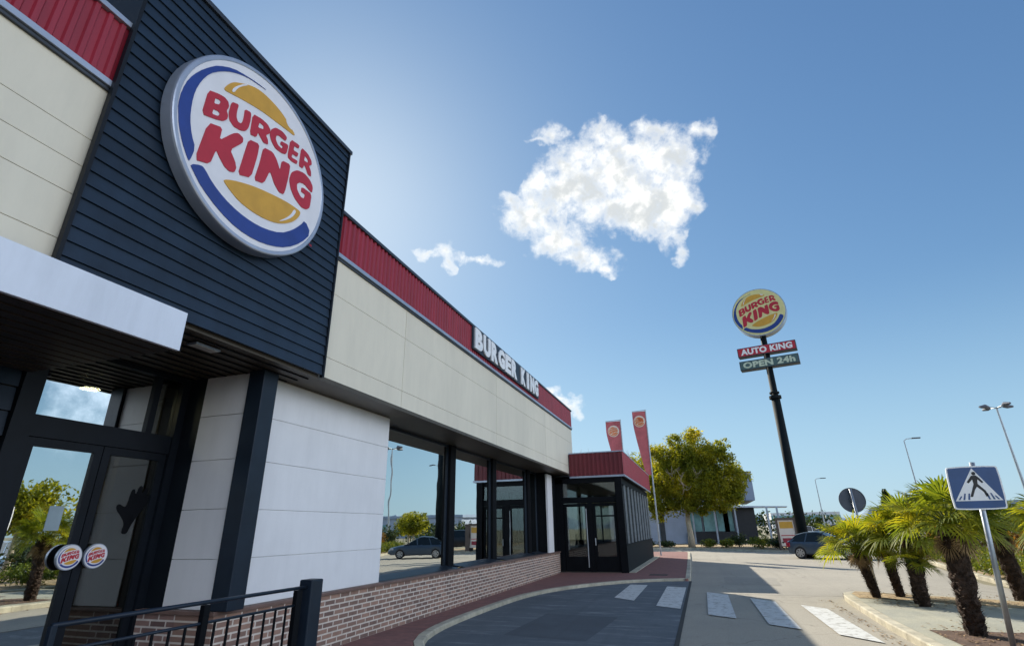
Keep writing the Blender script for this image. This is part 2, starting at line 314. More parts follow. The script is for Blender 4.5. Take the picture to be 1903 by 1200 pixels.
LOGO={"B":[[[-0.711,0.255],[-0.613,0.304],[-0.543,0.325],[-0.496,0.312],[-0.477,0.268],[-0.493,0.203],[-0.467,0.17],[-0.467,0.121],[-0.505,0.066],[-0.579,0.024],[-0.72,-0.036]],[[-0.632,0.231],[-0.59,0.251],[-0.569,0.245],[-0.578,0.201],[-0.631,0.169]],[[-0.626,0.104],[-0.577,0.126],[-0.551,0.119],[-0.56,0.078],[-0.625,0.048]]],"U":[[[-0.46,0.346],[-0.38,0.382],[-0.385,0.288],[-0.377,0.227],[-0.352,0.193],[-0.316,0.199],[-0.299,0.238],[-0.297,0.309],[-0.304,0.393],[-0.226,0.418],[-0.216,0.321],[-0.222,0.223],[-0.247,0.163],[-0.302,0.123],[-0.383,0.105],[-0.443,0.136],[-0.466,0.205]]],"R":[[[-0.202,0.422],[-0.09,0.454],[-0.006,0.454],[0.041,0.421],[0.046,0.377],[-0.002,0.313],[0.034,0.283],[0.048,0.229],[-0.011,0.205],[-0.071,0.245],[-0.1,0.268],[-0.112,0.197],[-0.191,0.169]],[[-0.109,0.393],[-0.049,0.394],[-0.041,0.358],[-0.114,0.32]]],"G":[[[0.277,0.512],[0.202,0.531],[0.104,0.504],[0.054,0.438],[0.046,0.365],[0.078,0.307],[0.148,0.26],[0.242,0.268],[0.305,0.302],[0.318,0.438],[0.207,0.405],[0.203,0.358],[0.248,0.36],[0.231,0.322],[0.175,0.324],[0.133,0.363],[0.129,0.415],[0.164,0.444],[0.22,0.446],[0.268,0.454]]],"E":[[[0.332,0.531],[0.473,0.558],[0.468,0.504],[0.399,0.49],[0.396,0.43],[0.475,0.447],[0.467,0.388],[0.39,0.372],[0.385,0.322],[0.483,0.346],[0.475,0.294],[0.397,0.276],[0.33,0.286]]],"R2":[[[0.507,0.556],[0.618,0.551],[0.688,0.507],[0.704,0.454],[0.664,0.411],[0.708,0.366],[0.721,0.296],[0.668,0.292],[0.616,0.356],[0.59,0.369],[0.571,0.307],[0.512,0.298]],[[0.578,0.495],[0.636,0.474],[0.643,0.437],[0.574,0.421]]],"K":[[[-0.639,-0.065],[-0.494,-0.001],[-0.496,-0.152],[-0.376,0.027],[-0.321,0.079],[-0.256,0.071],[-0.249,0.015],[-0.367,-0.16],[-0.288,-0.239],[-0.261,-0.298],[-0.273,-0.357],[-0.327,-0.383],[-0.388,-0.371],[-0.458,-0.315],[-0.505,-0.268],[-0.533,-0.452],[-0.681,-0.514]]],"I":[[[-0.188,0.109],[-0.057,0.152],[-0.053,0.005],[-0.08,-0.281],[-0.23,-0.35],[-0.208,-0.091]]],"N":[[[-0.001,0.156],[0.122,0.192],[0.192,0.145],[0.261,0.054],[0.265,0.189],[0.386,0.224],[0.391,0.088],[0.378,-0.111],[0.363,-0.186],[0.297,-0.2],[0.22,-0.15],[0.133,-0.039],[0.084,-0.238],[-0.037,-0.278],[-0.009,-0.041]]],"G2":[[[0.774,0.195],[0.707,0.25],[0.609,0.269],[0.495,0.23],[0.423,0.147],[0.408,0.04],[0.448,-0.052],[0.529,-0.129],[0.649,-0.172],[0.729,-0.148],[0.773,-0.094],[0.773,0.092],[0.603,0.078],[0.606,0.012],[0.676,0.019],[0.662,-0.045],[0.608,-0.054],[0.541,-0.001],[0.525,0.061],[0.564,0.11],[0.635,0.137],[0.776,0.101]]],"bunT":[[[-0.57,0.41],[-0.54,0.49],[-0.49,0.57],[-0.4,0.64],[-0.3,0.71],[-0.18,0.76],[-0.03,0.77],[0.14,0.75],[0.28,0.69],[0.41,0.62],[0.26,0.6],[0.06,0.57],[-0.13,0.54],[-0.36,0.47],[-0.47,0.43],[-0.55,0.4]],[[-0.49,0.45],[-0.48,0.5],[-0.44,0.57],[-0.37,0.66],[-0.32,0.69],[-0.4,0.6],[-0.44,0.53],[-0.46,0.46]],[[0.21,0.73],[0.28,0.71],[0.34,0.66],[0.29,0.65],[0.24,0.67]]],"bunB":[[[-0.37,-0.5],[-0.22,-0.42],[-0.01,-0.34],[0.23,-0.28],[0.43,-0.24],[0.56,-0.23],[0.65,-0.23],[0.63,-0.31],[0.56,-0.41],[0.45,-0.5],[0.32,-0.57],[0.15,-0.61],[-0.0,-0.62],[-0.15,-0.61],[-0.26,-0.57],[-0.34,-0.53]],[[0.54,-0.26],[0.58,-0.27],[0.54,-0.36],[0.46,-0.45],[0.34,-0.54],[0.44,-0.44],[0.51,-0.35]]],"sw1":[[[-0.07,0.84],[-0.24,0.81],[-0.37,0.77],[-0.53,0.71],[-0.68,0.59],[-0.75,0.5],[-0.84,0.36],[-0.91,0.2],[-0.94,0.04],[-0.94,-0.12],[-0.92,-0.19],[-0.89,-0.3],[-0.82,-0.44],[-0.74,-0.55],[-0.72,-0.56],[-0.7,-0.4],[-0.76,-0.31],[-0.81,-0.17],[-0.83,-0.02],[-0.83,0.13],[-0.8,0.28],[-0.74,0.43],[-0.64,0.56],[-0.52,0.67],[-0.37,0.76],[-0.24,0.8]]],"sw2":[[[-0.71,-0.58],[-0.61,-0.52],[-0.57,-0.53],[-0.47,-0.61],[-0.32,-0.68],[-0.15,-0.72],[0.02,-0.73],[0.2,-0.71],[0.41,-0.64],[0.56,-0.52],[0.68,-0.38],[0.73,-0.29],[0.85,-0.4],[0.72,-0.59],[0.53,-0.75],[0.33,-0.84],[0.11,-0.89],[-0.12,-0.89],[-0.34,-0.83],[-0.56,-0.72],[-0.67,-0.62]]]}

def logo_shapes():
    out = {'lettering': [], 'bun': [], 'blue_crescent': [], 'highlight': []}
    for k, v in LOGO.items():
        if k[0] == 's': out['blue_crescent'].append([chaikin(l, 1) for l in v])
        elif k[:3] == 'bun': out['bun'].append([chaikin(v[0], 2)]); out['highlight'] += [[chaikin(l, 2)] for l in v[1:]]
        else: out['lettering'].append([chaikin(l, 2 if k in 'GUG2' else 1, .16) for l in v])
    return out
LS = logo_shapes()
LM = {'lettering': 'sign_red', 'bun': 'sign_yellow', 'blue_crescent': 'sign_blue', 'highlight': 'sign_white'}
def logo(fn, r, parent, t=.006, mats=LM):
    for k, sh in LS.items():
        for grp in ([sh] if k == 'lettering' else [[l] for l in sh]):
            mb = MB()
            for l in grp: mb.loops([[(u*r, v*r) for u, v in q] for q in l], fn, -.001 if k != 'highlight' else t+.0003, t if k != 'highlight' else t+.003)
            mb.build(k, M[mats[k]], parent)
def logo_one(mb, fn, r, t, slots):
    for k, sh in LS.items():
        if k not in slots: continue
        mb.mi = slots[k]
        for l in sh: mb.loops([[(u*r, v*r) for u, v in q] for q in l], fn, 0, t)
def disc(mb, fn, r, d0, d1, n=64, lip=0):
    mb.loops([[(r*math.cos(2*math.pi*i/n), r*math.sin(2*math.pi*i/n)) for i in range(n)]], fn, d0, d1)

# ------------------------------------------------------------------ ground
struct(MB().sheet([(-3000,-3000),(3000,-3000),(3000,3000),(-3000,3000)], 0).build('ground', M['ground']))
struct(MB().sheet([(-3.2,-25),(7.6,-25),(7.6,14),(7.1,19.3),(9.1,31.1),(11.5,39.6),(60,39.6),(60,60),(30,47),(10,40.6),(3,40.6),(-1,45.2),(-30,45.2),(-30,38.9),(-3.2,38.9)], .004).build('road', M['road']))
kc = [(-2.7,-12),(-2.7,5.6),(-3.0,6.6),(-3.8,7.5),(-4.25,8.2),(-4.47,9.3),(-4.52,10.6),(-4.50,12.6),(-4.40,14.1),(-4.15,15.2),(-3.75,16.2),(-3.17,17.2),(-2.4,18.15),(-1.6,18.75),(-.93,19.02),(-.58,19.05)]
def smooth_line(l, it=2):
    for _ in range(it):
        o = [l[0]]
        for a, b in zip(l, l[1:]): o += [(a[0]*.75+b[0]*.25, a[1]*.75+b[1]*.25), (a[0]*.25+b[0]*.75, a[1]*.25+b[1]*.75)]
        l = o+[l[-1]]
    return l
kc = smooth_line(kc)
struct(MB().sheet([(-.60,-12),(-.60,19.0)]+kc[::-1], .009).build('parking_asphalt', M['asphalt']))
struct(MB().sheet([(-.615,-12),(-.545,-12),(-.545,19.02),(-.615,19.02)], .014).build('drainage_joint', M['gutter']))
# raised pavement with its kerb
edge = kc+[(-.66,24),(-.80,31),(-.98,38.6),(-1.3,39.1)]
def strip(line, d, z0, z1, mb):           # kerb band on the left side of a line
    n = []
    for i, p in enumerate(line):
        a = Vector(line[max(i-1,0)]); b = Vector(line[min(i+1,len(line)-1)]); t = (b-a).normalized(); n.append((p[0]-t.y*d, p[1]+t.x*d))
    for i in range(len(line)-1):
        a, b, c, e = line[i], line[i+1], n[i+1], n[i]
        mb.add([(*a,z0),(*b,z0),(*c,z0),(*e,z0),(*a,z1),(*b,z1),(*c,z1),(*e,z1)], [(4,5,6,7),(0,1,5,4),(2,3,7,6),(1,2,6,5),(3,0,4,7)])
    return n
def stones(line, width, z0, z1, mb, L_=.95):
    d = [0.0]
    for a, b in zip(line, line[1:]): d.append(d[-1]+math.dist(a, b))
    def at(t):
        for i in range(len(line)-1):
            if t <= d[i+1] or i == len(line)-2:
                f = (t-d[i])/max(1e-6, d[i+1]-d[i]); a, b = Vector(line[i]), Vector(line[i+1]); return a.lerp(b, f), (b-a).normalized()
    n = int(d[-1]/L_)
    for k in range(n):
        pts = [at(d[-1]*(k+u)/n+(.004 if u == 0 else -.004 if u == 1 else 0)) for u in (0, .5, 1)]
        dz = random.uniform(-.003, .003)
        o_ = [p for p, t in pts]; i_ = [p+Vector((-t.y, t.x))*width for p, t in pts]; c_ = [p+Vector((-t.y, t.x))*.018 for p, t in pts]; zt = z1+dz
        mb.add([(p.x,p.y,z0) for p in o_]+[(p.x,p.y,zt-.018) for p in o_]+[(p.x,p.y,zt) for p in c_]+[(p.x,p.y,zt) for p in i_]+[(p.x,p.y,z0) for p in i_],
               [(j*3+i, j*3+i+1, j*3+i+4, j*3+i+3) for j in range(4) for i in (0,1)]+[(0,3,6,9,12),(2,14,11,8,5)])
inn = strip(edge, .15, 0, .085, MB()); mb = MB(); stones(edge, .15, 0, .086, mb)
struct(mb.build('pavement_kerb', M['kerb']))
struct(MB().prism(inn+[(-6.5,39.0),(-6.5,-12)], 0, .078).build('pavement', M['paving']))
# crossing stripes, painted
st = [((-3.25,15.2),(-2.98,16.6),(-2.9,15.1),(-3.15,14.9)), ((-2.27,14.4),(-1.74,13.9),(-1.76,17.55),(-2.27,17.6)), ((-1.18,13.1),(-.66,12.75),(-.66,17.05),(-1.19,17.25)), ((-.12,12.05),(.37,11.7),(.37,15.5),(-.12,15.95)), ((.86,11.15),(1.31,10.75),(1.31,14.35),(.83,14.85)), ((1.78,10.4),(2.24,9.85),(2.16,13.35),(1.75,13.85))]
for q in st[1:]: struct(MB().sheet(list(q), .019).build('crosswalk_stripe', M['paint']))
mb = MB(); mb.box(-1.95,-1.35,20.2,20.6,.0785,.084); struct(mb.build('drain_cover', M['gutter']))
for y in (15.75, 24.3, 31.5): struct(MB().sheet([(-.53,y),(7.2,y-.25),(7.2,y-.235),(-.53,y+.015)], .011).build('expansion_joint', M['gutter']))
struct(MB().sheet([(-3.3,9.2),(-1.9,9.0),(-1.75,11.4),(-3.2,11.6)], .0115).build('asphalt_patch', M['patch']))
struct(MB().sheet([(.4,18.2),(1.9,18.1),(2.0,20.6),(.45,20.8)], .0085).build('road_patch', M['patch_road']))
# planted island on the right and the verge behind it
isl = [(2.56,-8),(7.0,-8),(6.55,12.9),(6.2,14.1),(5.5,14.75),(4.4,15.3),(3.6,15.85),(3.2,15.95),(2.9,15.6),(2.80,14.9),(2.72,13.6),(2.60,10.5)]
isl = chaikin(isl, 1)
i2 = inset(isl, .16)
struct(MB().prism(inset(isl, .01), 0, .100).build('island_base', M['gutter']))
mb = MB(); stones(isl+[isl[0]], .165, 0, .112, mb); struct(mb.build('island_kerb', M['kerb']))
struct(MB().sheet(i2, .116).build('traffic_island', M['island']))
struct(MB().sheet([(3.02,15.2),(2.98,14.35),(3.9,14.15),(6.25,12.6),(6.1,13.9),(5.4,14.55),(4.3,15.05),(3.5,15.6),(3.2,15.7)], .122).build('soil_bed', M['soil']))
for b in (((2.98,8.5),(4.25,8.5),(4.25,10.42),(2.98,10.42)), ((5.0,9.3),(6.2,9.3),(6.2,10.5),(5.0,10.5))):
    struct(MB().sheet(list(b), .122).build('planting_pit', M['soil_dark']))
ver = [(7.6,-20),(14,-20),(14,20),(17,44),(12.6,44),(10.8,37.5),(9.2,31.2),(7.35,19.3),(7.25,14)]
ver = chaikin(ver, 1, .12)
struct(MB().prism(inset(ver, .01), 0, .11).build('verge_base', M['gutter']))
mb = MB(); stones(ver+[ver[0]], .18, 0, .122, mb); struct(mb.build('verge_kerb', M['kerb']))
struct(MB().sheet(inset(ver, .18), .126).build('planted_verge', M['soil']))
bed = chaikin([(-9,45.3),(-1.5,45.2),(2.0,41.2),(5.4,38.6),(7.9,38.4),(9,40),(9,52),(-9,52)], 1, .15)
struct(MB().prism(bed, 0, .12).build('bed_kerb', M['kerb']))
struct(MB().sheet(inset(bed, .2), .126).build('planted_bed', M['soil']))
struct(MB().sheet([(14.2,-20),(60,-20),(60,38),(16.2,38)], .004).build('car_park', M['asphalt']))

# ------------------------------------------------------------------ restaurant building
XP, XW, XG, XD = -4.75, -5.25, -5.70, -6.4     # cladding, wall, window glass and door planes
B = thing('restaurant_building', 'cream panelled restaurant with red ribbed parapet, navy clad tower and brown brick plinth', 'restaurant', (-9,5,0))
mb = MB()
mb.box(-20, XP-.06, -14, 22.0, 3.66, 6.22); mb.box(-20,-11,-14,22,0,3.66); mb.box(-11,XW-.1,-14,-13.6,0,3.66); mb.box(-11,XW-.1,21.8,22,0,3.66)
mb.build('wall', M['white_panel'], B)
mb = MB(); mb.box(-11,-5.9,-13.6,21.8,0,.12); mb.box(-10.98,-10.9,-13.5,21.7,.12,3.4); mb.build('floor', M['interior'], B)
mb = MB()
for i in range(54): mb.box(-10.9, -6.46 if i < 23 else -5.78, -6+i*.5, -6+i*.5+.42, 3.42, 3.45)
mb.box(-10.95,-6.45,-6,21.7,3.46,3.6); mb.build('ceiling', M['slats'], B)
mb = MB()
mb.box(-10.2,-9.0,3.5,9.2,.12,1.15)
mb.build('counter', M['interior'], B)
for y in (10.2, 12.6, 15.2, 17.6): mb = MB(); mb.box(-7.3,-6.5,y,y+.9,.78,.83); mb.box(-6.95,-6.85,y+.4,y+.5,.12,.78); mb.build('dining_table', M['interior'], B); box('seat_back', M['interior'], B, -6.3,-6.2,y,y+.9,.12,1.15)
box('menu_screen', M['interior'], B, -10.3,-9.9,2,12,1.9,2.5); box('partition', M['interior'], B, -7.6,-7.5,5.3,9,.12,3.4)
# soffit and flashing
mb = MB(); mb.box(-6.5,-4.72,-8,5.74,3.56,3.64); mb.box(XG-.1,XP+.01,5.742,21.9,3.56,3.62)
mb.build('soffit', M['soffit'], B)
mb = MB()
for i in range(9): mb.box(-6.3+i*.18,-6.3+i*.18+.02,-8,5.7,3.545,3.559)
mb.build('soffit_joint', M['black'], B)
# cream panels above the glazing (left of tower, then right of it)
ys = [-8,-3.6,.6,2.395]; yr = [5.745,8.02,12.86,17.75,22.0]; zr = [3.60,3.90,4.33,4.62,4.905,5.49]; zr2 = [3.60,3.92,4.905,5.49]
for Y, Z in ((ys, zr), (yr, zr2)):
    mb = MB()
    for a, b in zip(Y, Y[1:]):
        for c, d in zip(Z, Z[1:]):
            g = .004
            mb.box(XP-.05, XP, a+.006, b-.006, c+g*.6, d-g*.6)
    mb.build('cream_panel', M['cream'], B, bevel=.003)
box('panel_backing', M['joint'], B, XP-.06, XP-.02, -8, 21.98, 3.6, 5.5)
# drip trims and parapet
for (a, b) in ((-8,2.395),(5.745,22.0)):
    mb = MB(); mb.box(XP-.02, XP+.055, a, b, 5.50, 5.565); mb.build('drip_trim', M['trim'], B, bevel=.004)
    mb = MB(); mb.box(XP-.02, XP+.03, a, b, 5.465, 5.497); mb.build('lower_trim', M['trim_dark'], B)  # dark metal strip just below the drip trim
    mb = MB(); y = a; pr = []
    while y < b-.05:
        for dy, dx in ((0,0),(.04,0),(.052,.024),(.092,.024),(.106,0)):
            if y+dy < b: pr.append((y+dy, dx))
        y += .122
    pr.append((b, 0)); n = len(pr)
    mb.add([(XP+.01+dx, yy, 5.567) for yy, dx in pr]+[(XP+.01+dx, yy, 6.25) for yy, dx in pr], [(i, i+1, i+1+n, i+n) for i in range(n-1)])
    mb.add([(XP-.05,b,5.567),(XP+.01,b,5.567),(XP+.01,b,6.25),(XP-.05,b,6.25)], [(0,1,2,3)])
    mb.build('parapet', M['red_sheet'], B)
    mb = MB(); mb.box(XP-.25, XP+.06, a, b, 6.252, 6.31); mb.build('parapet_cap', M['trim_dark'] if a > 0 else M['trim'], B, bevel=.004)
# tower, real lap boards
mb = MB(); mb.box(-7.6,-4.70,2.40,5.74,3.64,7.32); mb.build('tower_core', M['siding_dark'], B)
mb = MB(); z = 3.60; hh = .1395
while z < 7.28:
    mb.add([(-4.69,2.40,z),(-4.655,2.40,z),(-4.675,2.40,z+hh),(-4.69,2.40,z+hh),(-4.69,5.74,z),(-4.655,5.74,z),(-4.675,5.74,z+hh),(-4.69,5.74,z+hh)],
           [(0,4,5,1),(1,5,6,2),(0,1,2,3),(4,7,6,5)]); z += hh
mb.build('tower_siding', M['siding'], B)
mb = MB(); mb.box(-7.7,-4.63,2.33,5.80,7.325,7.39); mb.build('tower_cap', M['trim_dark'], B, bevel=.006)
box('corner_trim', M['siding_dark'], B, -4.70,-4.645,5.742,5.775,3.57,7.32); box('corner_trim', M['siding_dark'], B, -4.70,-4.645,2.365,2.398,3.57,7.32)
# roof screen glimpsed over the parapet
mb = MB()
for i in range(30): mb.box(-6.5,-6.46,-5.6+i*.25,-5.42+i*.25,6.3,8.6)
mb.box(-6.55,-6.42,-5.6,2.3,6.3,6.75); mb.build('roof_screen', M['far_blue'], B)
# white lower wall + pilaster cladding
zz = [.81,1.33,1.88,2.46,3.02,3.545]
mb = MB()
for a, b in zip(zz, zz[1:]):
    mb.box(XW-.04, XW, 5.36, 8.50, a+.003, b-.003)
    mb.box(-6.03, -5.285, 5.165, 5.20, a+.003, b-.003)
mb.build('white_panel', M['white_panel'], B, bevel=.003)
mb = MB(); mb.box(-6.03, XW-.01, 5.19, 5.36, .8, 3.556); mb.box(XW-.47, XW-.012, 5.362, 8.49, .8, 3.556); mb.build('panel_core', M['joint_light'], B)
box('panel_edge', M['cream'], B, -5.283, -5.262, 5.15, 5.215, .81, 3.545)
mb = MB(); mb.box(XW-.06, XW+.005, 19.55, 20.25, .81, 3.5); mb.build('white_pier', M['white_panel'], B); box('pier_core', M['black'], B, XG-.04, XW-.062, 19.62, 21.0, .8, 3.552)
# plinth
box('brick_plinth', M['brick'], B, XG-.05, -5.20, 5.12, 20.9, 0, .765)
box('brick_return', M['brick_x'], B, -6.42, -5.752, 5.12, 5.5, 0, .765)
mb = MB(); mb.box(XW-.06,-5.165,5.08,20.92,.767,.808); mb.box(-6.4,XW-.06,5.08,5.3,.767,.808); mb.build('coping', M['cap'], B, bevel=.006)
# steel columns
for y in (5.12, 11.95, 14.85, 18.30):
    mb = MB(); mb.box(-5.285 if y < 6 else XG+.012, -5.04 if y < 6 else -5.60, y, y+(.25 if y < 6 else .30), .809, 3.556)
    mb.build('column', M['steel_blue'] if y < 6 else M['black'], B, bevel=.008)
# windows: one per bay
for (a, b) in ((8.50,11.95),(12.25,14.85),(15.15,18.30),(18.60,19.61)):
    mb = MB(); t = .045
    mb.box(XG-.03,XG+.03,a,a+t,.86,3.55); mb.box(XG-.03,XG+.03,b-t,b,.86,3.55); mb.box(XG-.031,XG+.031,a,b,.812,.862); mb.box(XG-.031,XG+.031,a,b,3.50,3.555)
    mb.add([(XG+.03,a,.862),(XW-.062,a,.812),(XW-.062,b,.812),(XG+.03,b,.862),(XG+.03,a,.81),(XG+.03,b,.81)], [(0,1,2,3),(0,4,1),(3,2,5)])
    w = mb.build('window', M['steel_blue'], B)
    box('pane', M['glass'], w, XG-.004, XG+.004, a+t, b-t, .862, 3.50)
# entrance front: dark cladding left, frame, transom, doors
mb = MB(); z = .08
while z < 3.5:
    mb.add([(XD-.02,-8,z),(XD+.03,-8,z),(XD+.008,-8,z+.235),(XD-.02,-8,z+.235),(XD-.02,3.30,z),(XD+.03,3.30,z),(XD+.008,3.30,z+.235),(XD-.02,3.30,z+.235)], [(0,4,5,1),(1,5,6,2),(0,1,2,3),(4,7,6,5)]); z += .245
mb.build('entrance_siding', M['siding'], B)
mb = MB()
mb.box(XD-.06,XD+.07,3.31,3.50,.08,3.55); mb.box(XD-.06,XD+.05,3.50,5.2,2.56,2.78); mb.box(XD-.06,XD+.05,3.50,5.2,3.50,3.555)
mb.box(XD-.06,XD+.07,5.08,5.18,.08,3.55); mb.box(XD-.05,XD+.04,4.72,4.80,2.78,3.50); mb.box(XD,-6.035,5.181,5.36,.08,3.55); mb.box(XD-.05,XD+.04,3.5,5.1,.08,.16)
mb.build('door_surround', M['siding_dark'], B)
box('transom_pane', M['glass'], B, XD-.004, XD+.004, 3.50, 4.72, 2.782, 3.50)
box('side_pane', M['glass_dark'], B, XD-.004, XD+.004, 4.80, 5.08, 2.782, 3.50)
def logo_fn(y, z, x): return lambda u, v, d: (x+d, y+u, z+v)
for (a, b, hy) in ((3.505, 4.285, 4.19), (4.295, 5.075, 4.46)):
    mb = MB(); s = .085
    mb.box(XD-.03,XD+.03,a,a+s,.17,2.555); mb.box(XD-.03,XD+.03,b-s,b,.17,2.555); mb.box(XD-.031,XD+.031,a+s,b-s,2.47,2.555); mb.box(XD-.031,XD+.031,a+s,b-s,.17,.30)
    d = mb.build('door', M['siding_dark'], B)
    box('pane', M['glass'] if a < 4 else M['glass_door'], d, XD-.004, XD+.004, a+s, b-s, .30, 2.47)
    mb = MB(); mb.mi = 0
    fn = logo_fn(hy, 1.40, XD+.09); disc(mb, fn, .125, -.03, 0, 40); mb.tube([(XD+.03,hy,1.40),(XD+.07,hy,1.40)], .03)
    mb.mi = 1; disc(mb, fn, .117, .0005, .004, 40)
    logo_one(mb, fn, .115, .007, {'lettering': 2, 'bun': 3, 'blue_crescent': 4})
    mb.build('handle', [M['trim'], M['sign_white'], M['sign_red'], M['sign_yellow'], M['sign_blue']], d)
# hand shaped dark sticker on the right leaf
hand = [(0,0),(.02,.10),(-.05,.17),(-.13,.24),(-.11,.29),(-.03,.25),(.0,.28),(.01,.42),(.05,.44),(.07,.36),(.10,.47),(.14,.47),(.145,.38),(.18,.46),(.22,.44),(.20,.36),(.25,.39),(.27,.35),(.20,.25),(.14,.15),(.09,.08),(.07,0)]
mb = MB(); mb.loops([chaikin(hand, 2)], lambda u, v, d_: (XD+.006+d_, 4.74+u, 1.62+v*1.15), 0, .004); mb.build('hand_sticker', M['black'], d)
# small posters on the doors
mb = MB(); mb.box(XD+.005,XD+.008,3.92,4.06,1.66,1.90); mb.build('notice', M['paper'], d)
# white canopy over the entrance
C = thing('entrance_canopy', 'white flat canopy fascia projecting over the dark entrance doors', 'canopy', (-5,0,3.2))
mb = MB(); mb.box(-4.34,-4.30,-6,3.33,3.155,3.525); mb.build('fascia', M['fascia'], C, bevel=.004)
mb = MB(); mb.box(-4.68,-4.345,-6,3.32,3.17,3.51); mb.box(-6.3,-4.68,-6,3.32,3.17,3.51); mb.build('canopy_body', M['black'], C)
mb = MB()
for i in range(12): mb.box(-6.25+i*.16,-6.13+i*.16,-6,3.3,3.155,3.168)
mb.build('canopy_slats', M['slats'], C)

# lights in the soffits and ceilings
def downlight(x, y, z, label, on=True, r=.11, sq=False, grp='ceiling lights of the restaurant'):
    t = thing('ceiling_light', label, 'ceiling light', (x,y,z), grp)
    mb = MB()
    if sq: mb.box(x-.07,x+.07,y-.16,y+.16,z-.02,z); mb.build('housing', M['trim'], t); MB().box(x-.055,x+.055,y-.145,y+.145,z-.026,z-.021).build('lens', M['lampoff'], t)
    else:
        mb.tube([(x,y,z-.03),(x,y,z)], r+.02, 20); mb.build('housing', M['trim'], t)
        MB().tube([(x,y,z-.037),(x,y,z-.031)], r, 20).build('lens', M['lampglow'] if on else M['lampoff'], t)
downlight(-5.0,4.15,3.545,'square soffit light under the navy tower beside the white pilaster',False,sq=True)
downlight(-7.3,4.55,3.41,'round glowing ceiling light just inside the doors, brightest one through the transom')
downlight(-8.7,4.6,3.41,'round glowing ceiling light further inside, low in the left part of the transom')
downlight(-9.2,6.9,3.41,'round glowing ceiling light far inside, seen right of the transom')
for i, (x, y) in enumerate(((-6.1,10.9),(-6.15,14.9),(-6.1,15.9),(-6.1,17.6),(-6.2,18.8))):
    downlight(x,y,3.38,('round ceiling light at the top of the first big window','round ceiling light at the top right of the second window','round ceiling light at the upper left of the third window','round ceiling light in the middle of the third window','round ceiling light in the farthest narrow window')[i],True,.15)

for i, (x, y, z) in enumerate(((-6.6,11.2,2.95),(-6.9,11.9,2.98),(-6.5,12.0,3.02),(-6.9,13.9,2.98),(-6.6,17.2,2.95))):
    t = thing('pendant_lamp', ('small lit pendant lamp','second small lit pendant lamp','third small lit pendant lamp')[i] + ' hanging inside the first big window' if i < 3 else ('lit pendant lamp inside the second window','lit pendant lamp inside the third window')[i-3], 'pendant lamp', (x,y,z), 'pendant lamps inside')
    MB().tube([(x,y,z+.12),(x,y,3.42)], .006, 6).build('cord', M['black'], t); MB().tube([(x,y,z),(x,y,z+.12)], [.12,.05], 16).build('shade', M['sign_red'], t); MB().tube([(x,y,z-.13),(x,y,z-.10),(x,y,z-.05),(x,y,z-.002)], [.03,.07,.085,.05], 16).build('bulb', M['lampglow'], t)

# round logo sign on the tower
S = thing('logo_sign', 'large round burger restaurant logo sign with silver rim on the navy tower', 'logo sign', (-4.6,3.84,5.68))
fn = logo_fn(3.948, 5.798, -4.47); LR = 1.171
mb = MB()
n = 96; prof = [(-.16,.985),(-.16,1.0),(-.03,1.0),(-.008,.995),(0,.985),(.0,.955),(-.012,.945)]
vs = [fn(LR*r*math.cos(2*math.pi*i/n), LR*r*math.sin(2*math.pi*i/n), d_) for d_, r in prof for i in range(n)]
mb.add(vs, [(j*n+i, j*n+(i+1)%n, (j+1)*n+(i+1)%n, (j+1)*n+i) for j in range(len(prof)-1) for i in range(n)]+[tuple(reversed(range(n)))])
mb.build('rim', M['sign_rim'], S, smooth=False)
mb = MB(); disc(mb, fn, LR*.95, -.02, -.008, 96); f = mb.build('face', M['sign_white'], S)
logo(lambda u, v, d_: fn(u, v, d_-.006), LR, f)
mb = MB(); add_text(mb, 'TM', lambda u, v, d_: fn(.90*LR-.06+u, -.55*LR+v, -.007+d_), .05, .03, .003); mb.build('trademark', M['sign_red'], f)
for a, b in ((3.4,5.9),(4.3,5.4)): MB().tube([(-4.68,a,b),(-4.62,a,b)], .12).build('bracket', M['black'], S)

# BURGER KING lettering on the parapet
T = thing('letter_sign', 'row of white capital letters on dark backing along the red parapet', 'lettering sign', (-4.68,13.8,5.9))
mb = MB(); mb.box(-4.70,-4.668,11.02,16.75,5.66,6.24); mb.build('backing', M['steel_blue'], T, bevel=.006)
for (s_, y0, y1) in (('BURGER', 11.12, 14.42), ('KING', 14.78, 16.70)):
    w = (y1-y0)/len(s_)
    for i, ch in enumerate(s_):
        ww_ = w*.88*(.45 if ch == 'I' else 1)
        mb = MB(); add_text(mb, ch, lambda u, v, d_: (-4.667+d_, y0+i*w+(w*.88-ww_)/2+u, 5.70+v), ww_, .53, .03, .06); mb.build('letter', M['letter_white'], T)

# railing beside the entrance
Rl = thing('ramp_railing', 'dark steel railing with thin vertical bars and one thick post beside the brick plinth', 'railing', (-3,3,0))
mb = MB(); mb.box(-3.075,-2.955,3.82,3.96,.0,1.255); mb.build('post', M['steel_blue'], Rl, bevel=.01)
for y in (2.86,): box('post', M['black'], Rl, -3.025,-2.985,y,y+.045,.08,1.19, bevel=.004)
box('post', M['black'], Rl, -3.025,-2.985,3.70,3.76,.08,1.19, bevel=.004)
box('post', M['steel_blue'], Rl, -3.02,-2.99,1.99,2.02,.08,1.205, bevel=.004)
mb = MB(); mb.tube([(-3.005,2.0,1.205),(-3.005,3.82,1.205)], .0125, 8); mb.build('handrail', M['steel_blue'], Rl, smooth=True)
mb = MB(); mb.tube([(-3.005,2.0,1.09),(-3.005,3.72,1.09)], .009, 8); mb.build('lower_rail', M['steel_blue'], Rl, smooth=True)
for i in range(15): MB().tube([(-3.005,2.12+i*.107,.1),(-3.005,2.12+i*.107,1.09)], .0085, 8).build('baluster', M['black'], Rl)


